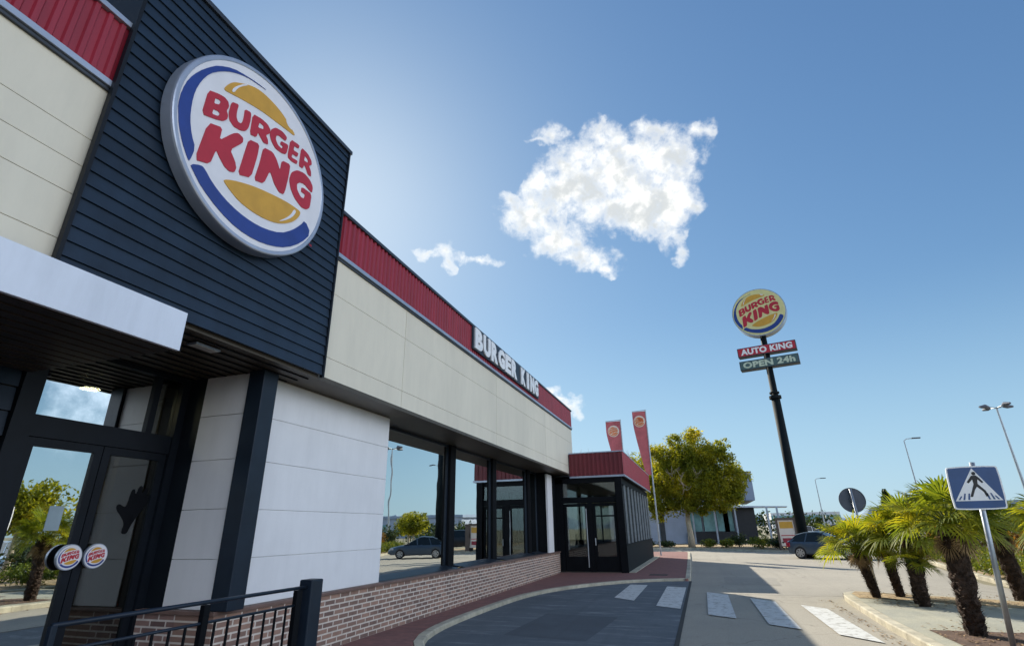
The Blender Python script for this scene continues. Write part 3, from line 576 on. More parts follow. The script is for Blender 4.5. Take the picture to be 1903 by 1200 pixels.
# ------------------------------------------------------------------ annex
A = thing('glazed_annex', 'low black framed glazed annex with red ribbed roof band projecting from the building', 'annex', (-4,26,0))
AX, AY0, AY1 = -2.82, 21.1, 32.2
mb = MB()
def ribband(mb, p0, p1, z0, z1, out, pitch=.17, dep=.022):
    p0 = Vector(p0); p1 = Vector(p1); L_ = (p1-p0).length; d = (p1-p0)/L_; o = Vector(out); s = 0; pr = []
    while s < L_:
        for a, b in ((0,0),(.05,0),(.068,dep),(.125,dep),(.143,0)):
            if s+a < L_: pr.append((s+a, b))
        s += pitch
    pr.append((L_, 0)); n = len(pr)
    P = [p0+d*a+o*b for a, b in pr]
    mb.add([(p.x,p.y,z0) for p in P]+[(p.x,p.y,z1) for p in P], [(i,i+1,i+1+n,i+n) for i in range(n-1)])
ribband(mb, (-4.72,AY0-.0), (-2.60,AY0-.0), 3.50, 4.36, (0,-1)); mb.build('roof_band', M['red_shade'], A)
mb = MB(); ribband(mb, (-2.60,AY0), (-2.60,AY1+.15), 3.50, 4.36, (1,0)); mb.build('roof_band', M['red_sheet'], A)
mb = MB(); mb.box(-9.5,-2.605,AY0+.01,AY1+.14,3.50,4.34); mb.build('roof', M['trim_dark'], A)
mb = MB(); mb.box(-4.72,-2.57,AY0-.035,AY0+.005,3.43,3.498); mb.box(-2.60,-2.57,AY0+.006,AY1+.16,3.43,3.498); mb.box(-4.72,-2.575,AY0-.03,AY0+.02,4.362,4.40); mb.box(-2.61,-2.575,AY0+.021,AY1+.16,4.362,4.40); mb.build('roof_trim', M['trim'], A)
mb = MB(); mb.box(-9.5,AX-.1,AY0+.02,AY1,0,.10); mb.box(-9.5,-9.3,AY0,AY1,.1,3.45); mb.build('floor', M['interior'], A)
mb = MB()
for i in range(20): mb.box(-9.2,AX-.12,AY0+.2+i*.58,AY0+.68+i*.58,3.36,3.40)
mb.build('ceiling', M['white_panel'], A)
# end face frame
mb = MB(); y0, y1 = AY0+.03, AY0+.13
mb.box(-5.6,-5.05,y0,y1,0,3.45); mb.box(-5.6,AX,y0,y1,3.24,3.428); mb.box(-5.05,AX,y0,y1,2.50,2.72); mb.box(AX-.18,AX,y0,y1,0,3.24)
mb.box(-4.10,-3.92,y0,y1,0,2.50); mb.build('end_frame', M['black'], A)
box('fanlight_pane', M['glass_dark'], A, -5.05, AX-.18, y0+.04, y0+.048, 2.72, 3.24)
for (a, b) in ((-5.03,-4.11),(-3.91,-3.01)):
    mb = MB(); s = .10
    mb.box(a,a+s,y0+.01,y1-.01,.11,2.49); mb.box(b-s,b,y0+.01,y1-.01,.11,2.49); mb.box(a+s,b-s,y0+.01,y1-.01,2.38,2.49); mb.box(a+s,b-s,y0+.01,y1-.01,.11,.62); mb.box(a+s,b-s,y0+.011,y1-.011,2.0,2.05) if a > -4 else None
    d = mb.build('door', M['black'], A)
    box('pane', M['glass_dark'], d, a+s, b-s, y0+.045, y0+.053, .62, 2.38)
    hx = b-.05 if a < -4 else a+.05
    mb = MB(); mb.tube([(hx,y0-.03,.25 if a < -4 else 1.0),(hx,y0-.03,2.3 if a < -4 else 1.25)], .022, 8); mb.build('handle', M['galv'], d)
# long side: green lower panels, mullions, panes
mb = MB(); mb.box(AX-.06,AX+.08,AY0+.02,AY1,0.0,.99); mb.build('lower_panel', M['green_steel'], A)
mb = MB(); mb.box(AX-.08,AX+.12,AY0+.02,AY1,.992,1.03); mb.build('sill', M['green_steel'], A)
mb = MB(); mb.box(AX-.08,AX+.03,AY0+.135,AY1,3.2,3.428); mb.build('head', M['green_steel'], A)
nb = 9; w = (AY1-AY0-.12)/nb
for i in range(nb+1):
    y = AY0+.135+i*w; mb = MB(); mb.box(AX-.05,AX+.05,y,y+.07,1.03,3.2); mb.build('mullion', M['galv'], A)
for i in range(nb):
    y = AY0+.135+i*w; box('pane', M['glass_annex'], A, AX-.02,AX-.012,y+.07,y+w,1.03,3.2)
box('corner_post', M['black'], A, AX-.16, AX+.1, AY0-.04, AY0+.029, 0, 3.428)
mb = MB(); mb.box(-9.3,AX-.06,AY1-.06,AY1,0,1.0); mb.box(-9.3,AX-.06,AY1-.06,AY1,3.1,3.43)
for k in range(6): mb.box(-9.3+k*1.27,-9.22+k*1.27,AY1-.06,AY1,1.0,3.1)
mb.build('back_frame', M['green_steel'], A); box('back_pane', M['glass_dark'], A, -9.3, AX-.06, AY1-.03, AY1-.02, 1.0, 3.1)
struct(MB().prism([(-2.735,21.2),(-2.5,21.2),(-2.45,32.4),(-2.735,32.4)], .079, .10).build('annex_edging', M['kerb']))
SUN_E, SKY_E, SKY_DUST, CL_FILL, CM, EXPO, SH = 5.0, .12, .5, 21, 7.0, 0.55, .115

# ------------------------------------------------------------------ pole sign
Pz = thing('pole_sign', 'tall dark pole carrying a round logo and two long message boxes beside the road', 'pole sign', (5.0,33.5,0))
MB().tube([(5.0,33.5,0),(5.0,33.5,8.5),(5.0,33.5,8.5),(5.0,33.5,12.6)], [.27,.235,.19,.17], 20).build('pole', M['green_steel'], Pz, smooth=True)
for a, b, c in ((8.45,8.62,.33),(8.75,8.85,.27),(0,.06,.42)): MB().tube([(5.0,33.5,a),(5.0,33.5,b)], c, 20).build('flange', M['green_steel'], Pz)
rz = R_(-13); ux, uy = math.cos(rz), math.sin(rz)
def pfn(z, off): return lambda u, v, d: (5.05+ux*u+uy*(d+off), 33.5+uy*u-ux*(d+off), z+v)
fn = pfn(13.83, .30); LR2 = 1.53
mb = MB(); disc(mb, fn, LR2, -.6, 0, 72); mb.build('drum', M['sign_rim'], Pz)
mb = MB(); disc(mb, fn, LR2*.965, .0005, .02, 72); f = mb.build('face', M['sign_cream'], Pz)
cs, sn = math.cos(.06), math.sin(.06)
logo(lambda u, v, d_: fn(u*cs-v*sn, u*sn+v*cs, .021+d_), LR2, f, .012)
for (z, h, m_, tx, tm, nm) in ((11.45,.56,'sign_red','AUTO KING','letter_white','box'), (10.62,.56,'panel_green','OPEN 24h','letter_pale','box')):
    fn = pfn(z, .26)
    mb = MB(); mb.loops([[(-1.62,-h/2),(1.62,-h/2),(1.62,h/2),(-1.62,h/2)]], fn, -.52, 0); bx = mb.build('message_box', M['trim_dark'], Pz, bevel=.02)
    mb = MB(); mb.loops([[(-1.57,-h/2+.04),(1.57,-h/2+.04),(1.57,h/2-.04),(-1.57,h/2-.04)]], fn, .0005, .012); mb.build('panel', M[m_], bx)
    mb = MB(); add_text(mb, tx, lambda u, v, d_: fn(-1.42+u, -.19+v, .0125+d_), 2.84, .38, .02, .045, 1.05); mb.build('lettering', M[tm], bx)

# ------------------------------------------------------------------ flags behind the annex
for (x1, x0, y, zt, zb, lab) in ((-4.14,-5.07,34,7.95,4.6,'shorter red banner flag with round orange logo, left one above the annex roof'), (-2.52,-3.34,34,8.45,4.55,'taller red banner flag with round orange logo, right one beside the tree')):
    F_ = thing('banner_flag', lab, 'flag', (x1,y,0), 'banner flags behind the annex')
    MB().tube([(x1+.03,y,0),(x1+.03,y,zt+.1)], [.05,.03], 10).build('pole', M['galv'], F_)
    MB().tube([(x0,y,zt+.02),(x1+.03,y,zt+.06)], .018, 8).build('arm', M['galv'], F_)
    mb = MB(); n = 16; W = x1-x0
    def ff(u, v, d): return (x0+u*W, y-.0-d+.06*math.sin(u*2.6+v*1.3)*(u-1), zb+v)
    for j in range(n):
        for i in range(4):
            l0 = lambda jj: .62*max(0, 1-(jj/n)/.8)**1.2
            q = []
            for ii, jj in ((i,j),(i+1,j),(i+1,j+1),(i,j+1)):
                a = l0(jj); q.append(ff(a+(1-a)*ii/4, (zt-zb)*jj/n, 0))
            mb.add(q, [(0,1,2,3)])
    cl = mb.build('banner', M['flag_red'], F_)
    cz = zt-zb-.62
    mb = MB(); lf = lambda u, v, d: ff(.5+u/W, cz+v, .004+d)
    mb.mi = 0; disc(mb, lf, .36, 0, .004, 32); logo_one(mb, lambda u, v, d: lf(u, v, d+.022), .34, .003, {'lettering': 1, 'bun': 1, 'blue_crescent': 1})
    mb.build('logo', [M['flag_white'], M['flag_logo']], cl)

# ------------------------------------------------------------------ road signs
W_ = thing('crossing_sign', 'square blue pedestrian crossing sign on a galvanised post at the island', 'road sign', (3.40,9.05,0.1))
W_L = (3.40,9.05)
pb, pt = Vector((3.43,9.06,.11)), Vector((3.62,9.06,2.36))
mb = MB(); mb.tube([pb, pt], .032, 16); mb.build('post', M['galv'], W_, smooth=True)
def sf(u, v, d): return (3.56+(u-.5)*.60+(v-.5)*.03, 9.02-d, 2.03+(v-.5)*.56)
rr = lambda a, r: [(x+(1-2*r)*0, y) for x, y in chaikin(chaikin([(a,a),(1-a,a),(1-a,1-a),(a,1-a)],1,r),1)]
mb = MB(); mb.loops([rr(0,.06)], sf, -.02, 0); pl = mb.build('plate', M['letter_white'], W_)
MB().loops([rr(.03,.05)], sf, .0005, .002).build('blue_field', M['bluesign'], pl)
mb = MB(); mb.loops([[(.06,.20),(.94,.20),(.50,.95)]], sf, .0025, .004); mb.build('triangle', M['letter_white'], pl)
blk = MB()
blk.loops([[(.515+.038*math.cos(t*.5236), .825+.042*math.sin(t*.5236)) for t in range(12)]], sf, .0045, .006)
for q in ([(.46,.775),(.55,.78),(.60,.72),(.66,.62),(.63,.60),(.56,.69),(.545,.585),(.66,.43),(.70,.30),(.65,.29),(.62,.40),(.52,.52),(.47,.45),(.40,.29),(.35,.29),(.42,.46),(.47,.58),(.465,.69),(.38,.60),(.35,.63),(.42,.72)],):
    blk.loops([q], sf, .0045, .006)
blk.build('pedestrian_symbol', M['plastic'], pl)
bar = MB()
for k in (-4,-3,-2,2.2,3.1,4):
    xb, xt = .5+k*.092, .5+k*.078; bar.loops([[(xb-.018,.225),(xb+.018,.225),(xt+.014,.37 if abs(k) < 3.5 else .31),(xt-.014,.37 if abs(k) < 3.5 else .31)]], sf, .0045, .006)
bar.build('crossing_bars', M['bluesign'], pl)
mb = MB(); mb.box(3.52,3.64,9.04,9.10,1.85,1.90); mb.box(3.54,3.66,9.04,9.10,2.16,2.21); mb.build('clamp', M['galv'], W_)
V_ = thing('round_sign', 'round road sign seen from its grey back on a post among the palms', 'road sign', (3.63,15.5,.1))
MB().tube([(3.63,15.5,.1),(3.56,15.5,2.40)], .032, 14).build('post', M['galv'], V_, smooth=True)
mb = MB(); mb.loops([[(.29*math.cos(2*math.pi*i/48),.29*math.sin(2*math.pi*i/48)) for i in range(48)]], lambda u, v, d: (3.56+u, 15.535+d, 2.14+v), 0, .018); mb.build('plate', M['signback'], V_)
mb = MB(); mb.box(3.50,3.62,15.52,15.534,2.12,2.17); mb.build('bracket', M['signback'], V_)

# ------------------------------------------------------------------ vegetation
def rnd_dir():
    while 1:
        v = Vector((random.uniform(-1,1), random.uniform(-1,1), random.uniform(-1,1)))
        if .01 < v.length < 1: return v.normalized()
def leaves(mb, blobs, n, size, flat=1.0, fold=True):
    w = [b[3]*b[4]*b[5] for b in blobs]; tot = sum(w)
    for b, ww in zip(blobs, w):
        subs = [(rnd_dir()*random.uniform(.3,.98), random.uniform(.2,.4)) for _ in range(max(9, int(40*ww/tot*len(blobs)/2)))]
        for _ in range(int(n*ww/tot)):
            c, r = random.choice(subs); p = c+rnd_dir()*r*random.random()**.5 if random.random() < .74 else rnd_dir()*random.random()**.4*1.06
            P = Vector((b[0]+p.x*b[3], b[1]+p.y*b[4], b[2]+p.z*b[5]))
            a = rnd_dir(); e = rnd_dir(); e = (e-a*e.dot(a)).normalized(); s_ = size*random.uniform(.6,1.35)
            mb.add([P-a*s_, P+e*s_*.5, P+a*s_, P-e*s_*.5], [(0,1,2,3)])
def limb(mb, p, d, L_, r, lv, n=8):
    pts = [p]; q = p; dd = d
    for i in range(4):
        dd = (dd+rnd_dir()*.22+Vector((0,0,.06))).normalized(); q = q+dd*L_/4; pts.append(q)
    mb.tube(pts, [r*(1-.12*i) for i in range(5)], n)
    if lv:
        for _ in range(random.choice((2,3))):
            limb(mb, pts[random.choice((3,4))], (dd+rnd_dir()*.75).normalized(), L_*.68, r*.52, lv-1, max(5,n-2))
def tree(label, loc, h_trunk, blobs, nleaf, size, leafm, r=.2, name='tree', cat='tree', grp=None, barkm='bark', lv=3):
    t = thing(name, label, cat, loc, grp); x, y, z = loc; mb = MB()
    mb.tube([(x,y,z-.1),(x+.03,y,z+h_trunk*.3),(x-.05,y,z+h_trunk*.7),(x,y,z+h_trunk)], [r*1.35,r,r*.85,r*.75], 12)
    top = Vector((x,y,z+h_trunk))
    for k in range(4):
        a = k*1.57+random.random(); limb(mb, top-Vector((0,0,random.uniform(0,.3)*h_trunk)), Vector((math.cos(a)*.7,math.sin(a)*.7,1)).normalized(), (max(1.0,h_trunk*.8) if lv > 2 else .55), r*.55, lv)
    mb.build('trunk', M[barkm], t, smooth=True)
    mb = MB(); leaves(mb, [(x+b[0],y+b[1],z+b[2],*b[3:]) for b in blobs], nleaf, size); mb.build('crown', M[leafm], t)
    return t
tree('big yellow-green tree with pale trunk at the end of the red pavement', (-1.0,46.6,.1), 2.6,
     [(1.0,0,6.5,1.9,2.0,2.1),(-1.0,.3,6.1,1.7,1.9,1.9),(3.3,0,5.0,1.5,1.7,1.4),(2.7,-.4,6.7,1.3,1.5,1.2),(.4,-.6,4.3,2.1,1.8,1.3),(-2.1,-.3,4.0,1.2,1.5,1.6),(-2.3,-.3,2.6,.9,1.2,.9),(2.9,-.3,3.5,1.5,1.5,1.0),(3.9,.2,5.9,.7,.9,.6),(3.9,0,4.3,.8,.9,.7),(0,-1.0,5.0,2.2,1.2,1.8),(1.6,-1.0,4.4,1.9,1.1,1.5),(-.9,-.8,3.0,1.3,1.1,.8),(.6,-.9,2.9,1.3,1.0,.6),(1.2,0,8.6,.9,1,.7),(-.4,0,8.2,.8,1,.6),(-2.2,0,7.3,.8,1,.7),(3.4,0,7.7,.6,.7,.5),(1.4,-.6,2.9,1.2,1.1,.6),(-3.0,0,5.2,.7,.9,.8)], 78000, .09, 'leaf_tree', .22)
tree('yellow-green tree rising behind the annex roof between the two flags', (-4.6,50,.1), 3,
     [(0,0,5.9,2.4,2.2,1.9),(2.2,0,4.9,1.8,2,2.0),(-2.3,0,4.6,2,2,1.7)], 16000, .12, 'leaf_tree', .2)
tree('small tree top peeping over the annex roof beside the white parapet end', (-9.6,50,.1), 3.2,
     [(0,0,6.2,1.4,1.4,1.6),(.6,0,4.8,1.8,1.8,1.5)], 6000, .12, 'leaf_tree', .16)
for i in range(1):
    t = thing('conifer', 'dark pointed conifer standing beyond the parked cars', 'tree', (16,58,0)); mb = MB(); mb.tube([(16,58,0),(16,58,4.4)], [.16,.03], 8); mb.build('trunk', M['bark_dark'], t)
    mb = MB()
    for k in range(10): zz_ = .6+k*.40; rr_ = 1.6*(1-k/10.5); leaves(mb, [(16,58,zz_,rr_,rr_,.28)], 700*(1-k/14), .12)
    mb.build('crown', M['leaf_dark'], t)

def palm(label, base, top, crown_r, nf, seed, lean=0, rt=.13, skirt=1, dead=6, asp=1.0):
    random.seed(seed)
    t = thing('fan_palm', label, 'palm tree', base, 'fan palms on the island')
    b, tp = Vector(base), Vector(top); mb = MB(); ax = (tp-b); n = 26; N = 14
    rings = []; o = 0
    L_ = ax.length; axn = ax.normalized(); s1 = axn.orthogonal().normalized(); s2 = axn.cross(s1)
    vs = []; fs = []
    for i in range(n+1):
        f = i/n; c = b+ax*f-Vector((0,0,.05)) if i == 0 else b+ax*f
        for k in range(N):
            a = 2*math.pi*(k+.5*(i%2))/N; r = rt*(.95+.25*f)*(1+random.uniform(-.16,.2)); vs.append(c+(s1*math.cos(a)+s2*math.sin(a))*r)
    fs = [(i*N+k, i*N+(k+1)%N, (i+1)*N+(k+1)%N, (i+1)*N+k) for i in range(n) for k in range(N)]
    mb.add(vs, fs)
    for _ in range(int(620*L_)):           # fibre stubs
        f = random.random(); a = random.uniform(0,6.28); d = s1*math.cos(a)+s2*math.sin(a); p = b+ax*f+d*rt*(.9+.25*f); tn = axn.cross(d)
        e = (d*.8+axn*random.uniform(.1,1.0)).normalized()*random.uniform(.04,.10)
        mb.add([p-tn*.018, p+tn*.018, p+e], [(0,1,2)])
    mb.build('trunk', M['palm_trunk'], t)
    mb = MB(); dm = MB(); sk = MB(); last = {}
    for j in range(nf+dead):
        isd = j >= nf; g = j*2.39996+random.uniform(-.2,.2)
        el = random.uniform(-1.2,-.85) if isd else math.asin(min(.98, -.12+1.1*((j+.5)/nf)))+random.uniform(-.12,.12)
        d = Vector((math.cos(g)*math.cos(el), math.sin(g)*math.cos(el), math.sin(el))); out = Vector((math.cos(g),math.sin(g),0))
        pl_ = crown_r*(.55 if not isd else .30)*random.uniform(.85,1.1); p1 = tp+d*pl_*.5+Vector((0,0,.03)); p2 = tp+d*pl_-Vector((0,0,.05*pl_))
        tgt = dm if isd else mb
        sk.tube([tp, p1, p2], [.014,.010,.007], 4, False)
        fd = (d-Vector((0,0,.25+.25*(el < .3)))).normalized(); side = fd.cross(Vector((0,0,1))); side = side.normalized() if side.length > .05 else Vector((1,0,0)); up = side.cross(fd)
        FR = crown_r*(.28 if isd else .52)*random.uniform(.85,1.12); nl = 34
        roll = random.uniform(-.5,.5); s_2 = side*math.cos(roll)+up*math.sin(roll); u_2 = up*math.cos(roll)-side*math.sin(roll)
        prev = None
        for q in range(nl):
            th = -2.25+4.5*q/(nl-1); ll = FR*(1-.18*abs(th)/2.2)*random.uniform(.88,1.08)
            dr = fd*math.cos(th)+s_2*math.sin(th); cup = u_2*(.22*(1-math.cos(th))*.6+.1)
            mid = p2+dr*ll*.52+cup*ll*.55+u_2*(.012 if q % 2 else -.012)
            hw = (fd*-math.sin(th)+s_2*math.cos(th))*ll*.030
            end = p2+dr*ll+cup*ll*.55-Vector((0,0,ll*random.uniform(.02,.36)))
            m2 = mid*.45+end*.55+Vector((0,0,ll*.03))
            tgt.add([p2, mid-hw*1.25, mid+hw*1.25, m2-hw*.8, m2+hw*.8, end], [(0,1,2),(1,3,4,2),(3,5,4)])
    mb.build('crown', M['leaf_palm'], t); sk.build('leaf_stalks', M['leaf_shrub'], t)
    if dead: dm.build('dead_leaves', M['palm_dead'], t)
    return t
palm('small leaning fan palm at the tip of the island, left of the round sign post', (3.36,14.5,.12), (3.17,14.5,1.10), .86, 24, 11, rt=.085)
palm('middle fan palm right behind the round sign post', (3.86,14.75,.12), (3.78,14.75,1.15), .80, 22, 12, rt=.085)
palm('fan palm with broad high crown between the round sign and the crossing sign', (3.88,13.6,.12), (4.00,13.6,1.38), .98, 30, 13, rt=.12)
palm('short palm tuft low on the same soil bed, in front of the broad crown', (3.82,13.2,.12), (3.80,13.2,.85), .55, 14, 17, rt=.10, dead=0)
palm('nearest thick shaggy fan palm rising beside the crossing sign post', (3.45,10.1,.12), (3.50,10.1,1.56), .84, 30, 14, rt=.125)
palm('fan palm at the far right edge behind the crossing sign', (5.95,14.6,.12), (5.85,14.6,1.5), .9, 26, 15, rt=.13)
palm('second fan palm at the right edge further back', (6.2,12.9,.12), (6.25,12.9,1.5), .9, 26, 16, rt=.13)
random.seed(21)
def shrub(label, x, y, z, rx, ry, rz_, m_, n=900, size=.055, name='shrub', grp=None):
    t = thing(name, label, 'shrub', (x,y,z), grp); mb = MB()
    for k in range(7):
        a = random.uniform(0,6.28); mb.tube([(x,y,z-.03),(x+math.cos(a)*rx*.3,y+math.sin(a)*ry*.3,z+rz_*.8),(x+math.cos(a)*rx*.6,y+math.sin(a)*ry*.6,z+rz_*1.3)], [.02,.014,.006], 5)
    mb.build('stems', M['bark_dark'], t)
    mb = MB(); bl = [(x,y,z+rz_*.95,rx*.8,ry*.8,rz_)]+[(x+random.uniform(-.5,.5)*rx,y+random.uniform(-.5,.5)*ry,z+rz_*random.uniform(.7,1.25),rx*.5,ry*.5,rz_*.5) for _ in range(4)]
    leaves(mb, bl, n, size); mb.build('foliage', M[m_], t); return t
ORD = ['nearest','second','third','fourth','fifth','sixth','seventh','eighth','ninth','tenth','eleventh','twelfth','thirteenth','fourteenth','fifteenth','sixteenth','seventeenth']
LS_ = [(7.95,17.5),(8.0,19.4),(8.35,21.3),(8.6,23.3),(8.9,25.4),(9.2,27.6),(9.5,29.7),(9.8,31.6),(10.5,33.6),(11.2,36),(11.8,38.2),(12.6,40.4),(13.3,42.4),(8.1,15.3),(8.2,13),(8.2,10.6),(8.2,8.2)]
LS_.sort(key=lambda q: q[1])
i = 0
for (x, y) in LS_:
    shrub(f'low yellow-green kerbside shrub, {ORD[i]} from the crossing sign along the verge kerb', x, y, .12, .95, 1.2, .38, 'leaf_shrub', 2600, .045, grp='low shrubs along the verge kerb'); i += 1
for (x, y, h_, l) in ((13.2,15.0,2.0,'bright green tree at the car park, mirrored in the left door'),(14.0,19.0,2.2,'bright green tree between the parked cars, mirrored between the door handles'),(14.6,47.5,1.5,'round green tree beyond the cross street, mirrored in the first big window'),(18.2,53,1.5,'second green tree beyond the cross street, mirrored in the first big window')):
    tree(l, (x,y,.1), h_, [(0,0,h_+.7,1.5,1.5,1.0),(.9,.3,h_+.3,1.0,1.0,.7),(-.8,-.2,h_+.4,1.0,1.0,.8)], 7000, .09, 'leaf_tree', .11, lv=2)
i = 0
for (x, y, s, m_) in sorted(((10.0,17.2,1.0,'leaf_dark'),(10.4,20.5,1.15,'leaf_dark'),(10.9,24.0,1.2,'leaf_orange'),(11.3,27.8,1.1,'leaf_dark'),(12,32,1.2,'leaf_dark'),(10.2,14,1.0,'leaf_dark'),(10.2,10.5,.9,'leaf_orange'),(10.2,7,1,'leaf_dark'),(12.6,35.5,1.2,'leaf_dark'),(12.9,38.6,1.2,'leaf_orange'),(13.8,42,1.3,'leaf_dark'),(15.2,39,1.3,'leaf_dark')), key=lambda q: q[1]):
    shrub(('tall dark shrub','tall rusty shrub')[m_ == 'leaf_orange']+f', {ORD[i]} from the crossing sign at the back of the verge', x, y, .12, 1.1, 1.2, .75*s, m_, 1800, .07, 'tall_shrub', 'tall shrubs at the back of the verge'); i += 1
for (x, y, rx, rz_, m_, l) in ((.3,45.4,.7,.32,'leaf_shrub','yellow-green bush right of the pale tree trunk'),(1.5,44.6,.6,.32,'leaf_shrub','second yellow-green bush right of the pale tree trunk'),(3.6,42.2,1.1,.45,'leaf_shrub','rounded yellow-green bush left of the dark bush by the menu board'),(4.6,40.6,.9,.42,'leaf_dark','dark rounded bush in front of the menu board'),(5.6,43.5,1.3,.75,'leaf_shrub','tall loose green bush behind the dark bush'),(2.4,46,1.0,.5,'leaf_dark','dark green bush before the black cladding'),(-2.9,46.4,.9,.25,'leaf_dark','low dark planting left of the pale tree trunk'),(-4.6,46.8,1,.35,'leaf_dark','low dark planting behind the annex corner')):
    shrub(l, x, y, .12, rx, rx, rz_, m_, 1100, .07)
t = thing('hedge', 'clipped yellow-green hedge on the island, mirrored in the left door', 'hedge', (4.8,6.5,.12))
mb = MB()
for k in range(14): mb.tube([(4.5+.3*(k%3),4.4+k*.38,.1),(4.55+.3*(k%3),4.4+k*.38,.8)], .02, 5)
mb.build('stems', M['bark_dark'], t); mb = MB()
for _ in range(9000):
    P = Vector((random.uniform(4.38,5.25), random.uniform(4.2,9.7), .2+.85*random.random()**.5)); a = rnd_dir(); e = rnd_dir(); e = (e-a*e.dot(a)).normalized(); s_ = .05
    mb.add([P-a*s_, P+e*s_*.5, P+a*s_, P-e*s_*.5], [(0,1,2,3)])
mb.build('foliage', M['leaf_shrub'], t)
mb = MB(); random.seed(33)
for _ in range(900):
    r_ = random.random()
    if r_ < .5: x, y, z = random.uniform(3.05,6.1), random.uniform(12.9,15.4), .127
    elif r_ < .75: x, y, z = random.gauss(3.5,.55), random.gauss(10.0,.6), .13
    else: x, y, z = 2.50-abs(random.gauss(0,.12)), random.uniform(6,15), .012
    if z > .1 and x < 2.95: x = 2.95+random.random()*.8
    a = random.uniform(0,6.28); l = random.uniform(.015,.04); c, s_ = math.cos(a)*l, math.sin(a)*l; t_ = random.uniform(0,.012)
    mb.add([(x-c,y-s_,z),(x+s_*.4,y-c*.4,z+t_),(x+c,y+s_,z+.002),(x-s_*.4,y+c*.4,z+t_)], [(0,1,2,3)])
o_ = mb.build('fallen_leaves', M['palm_dead']); o_['kind'] = 'stuff'
# far path
struct(MB().sheet([(-1.6,39.2),(-3.0,39.2),(-3.0,45.1),(-1.55,45.1)], .0085).build('path', M['kerb']))

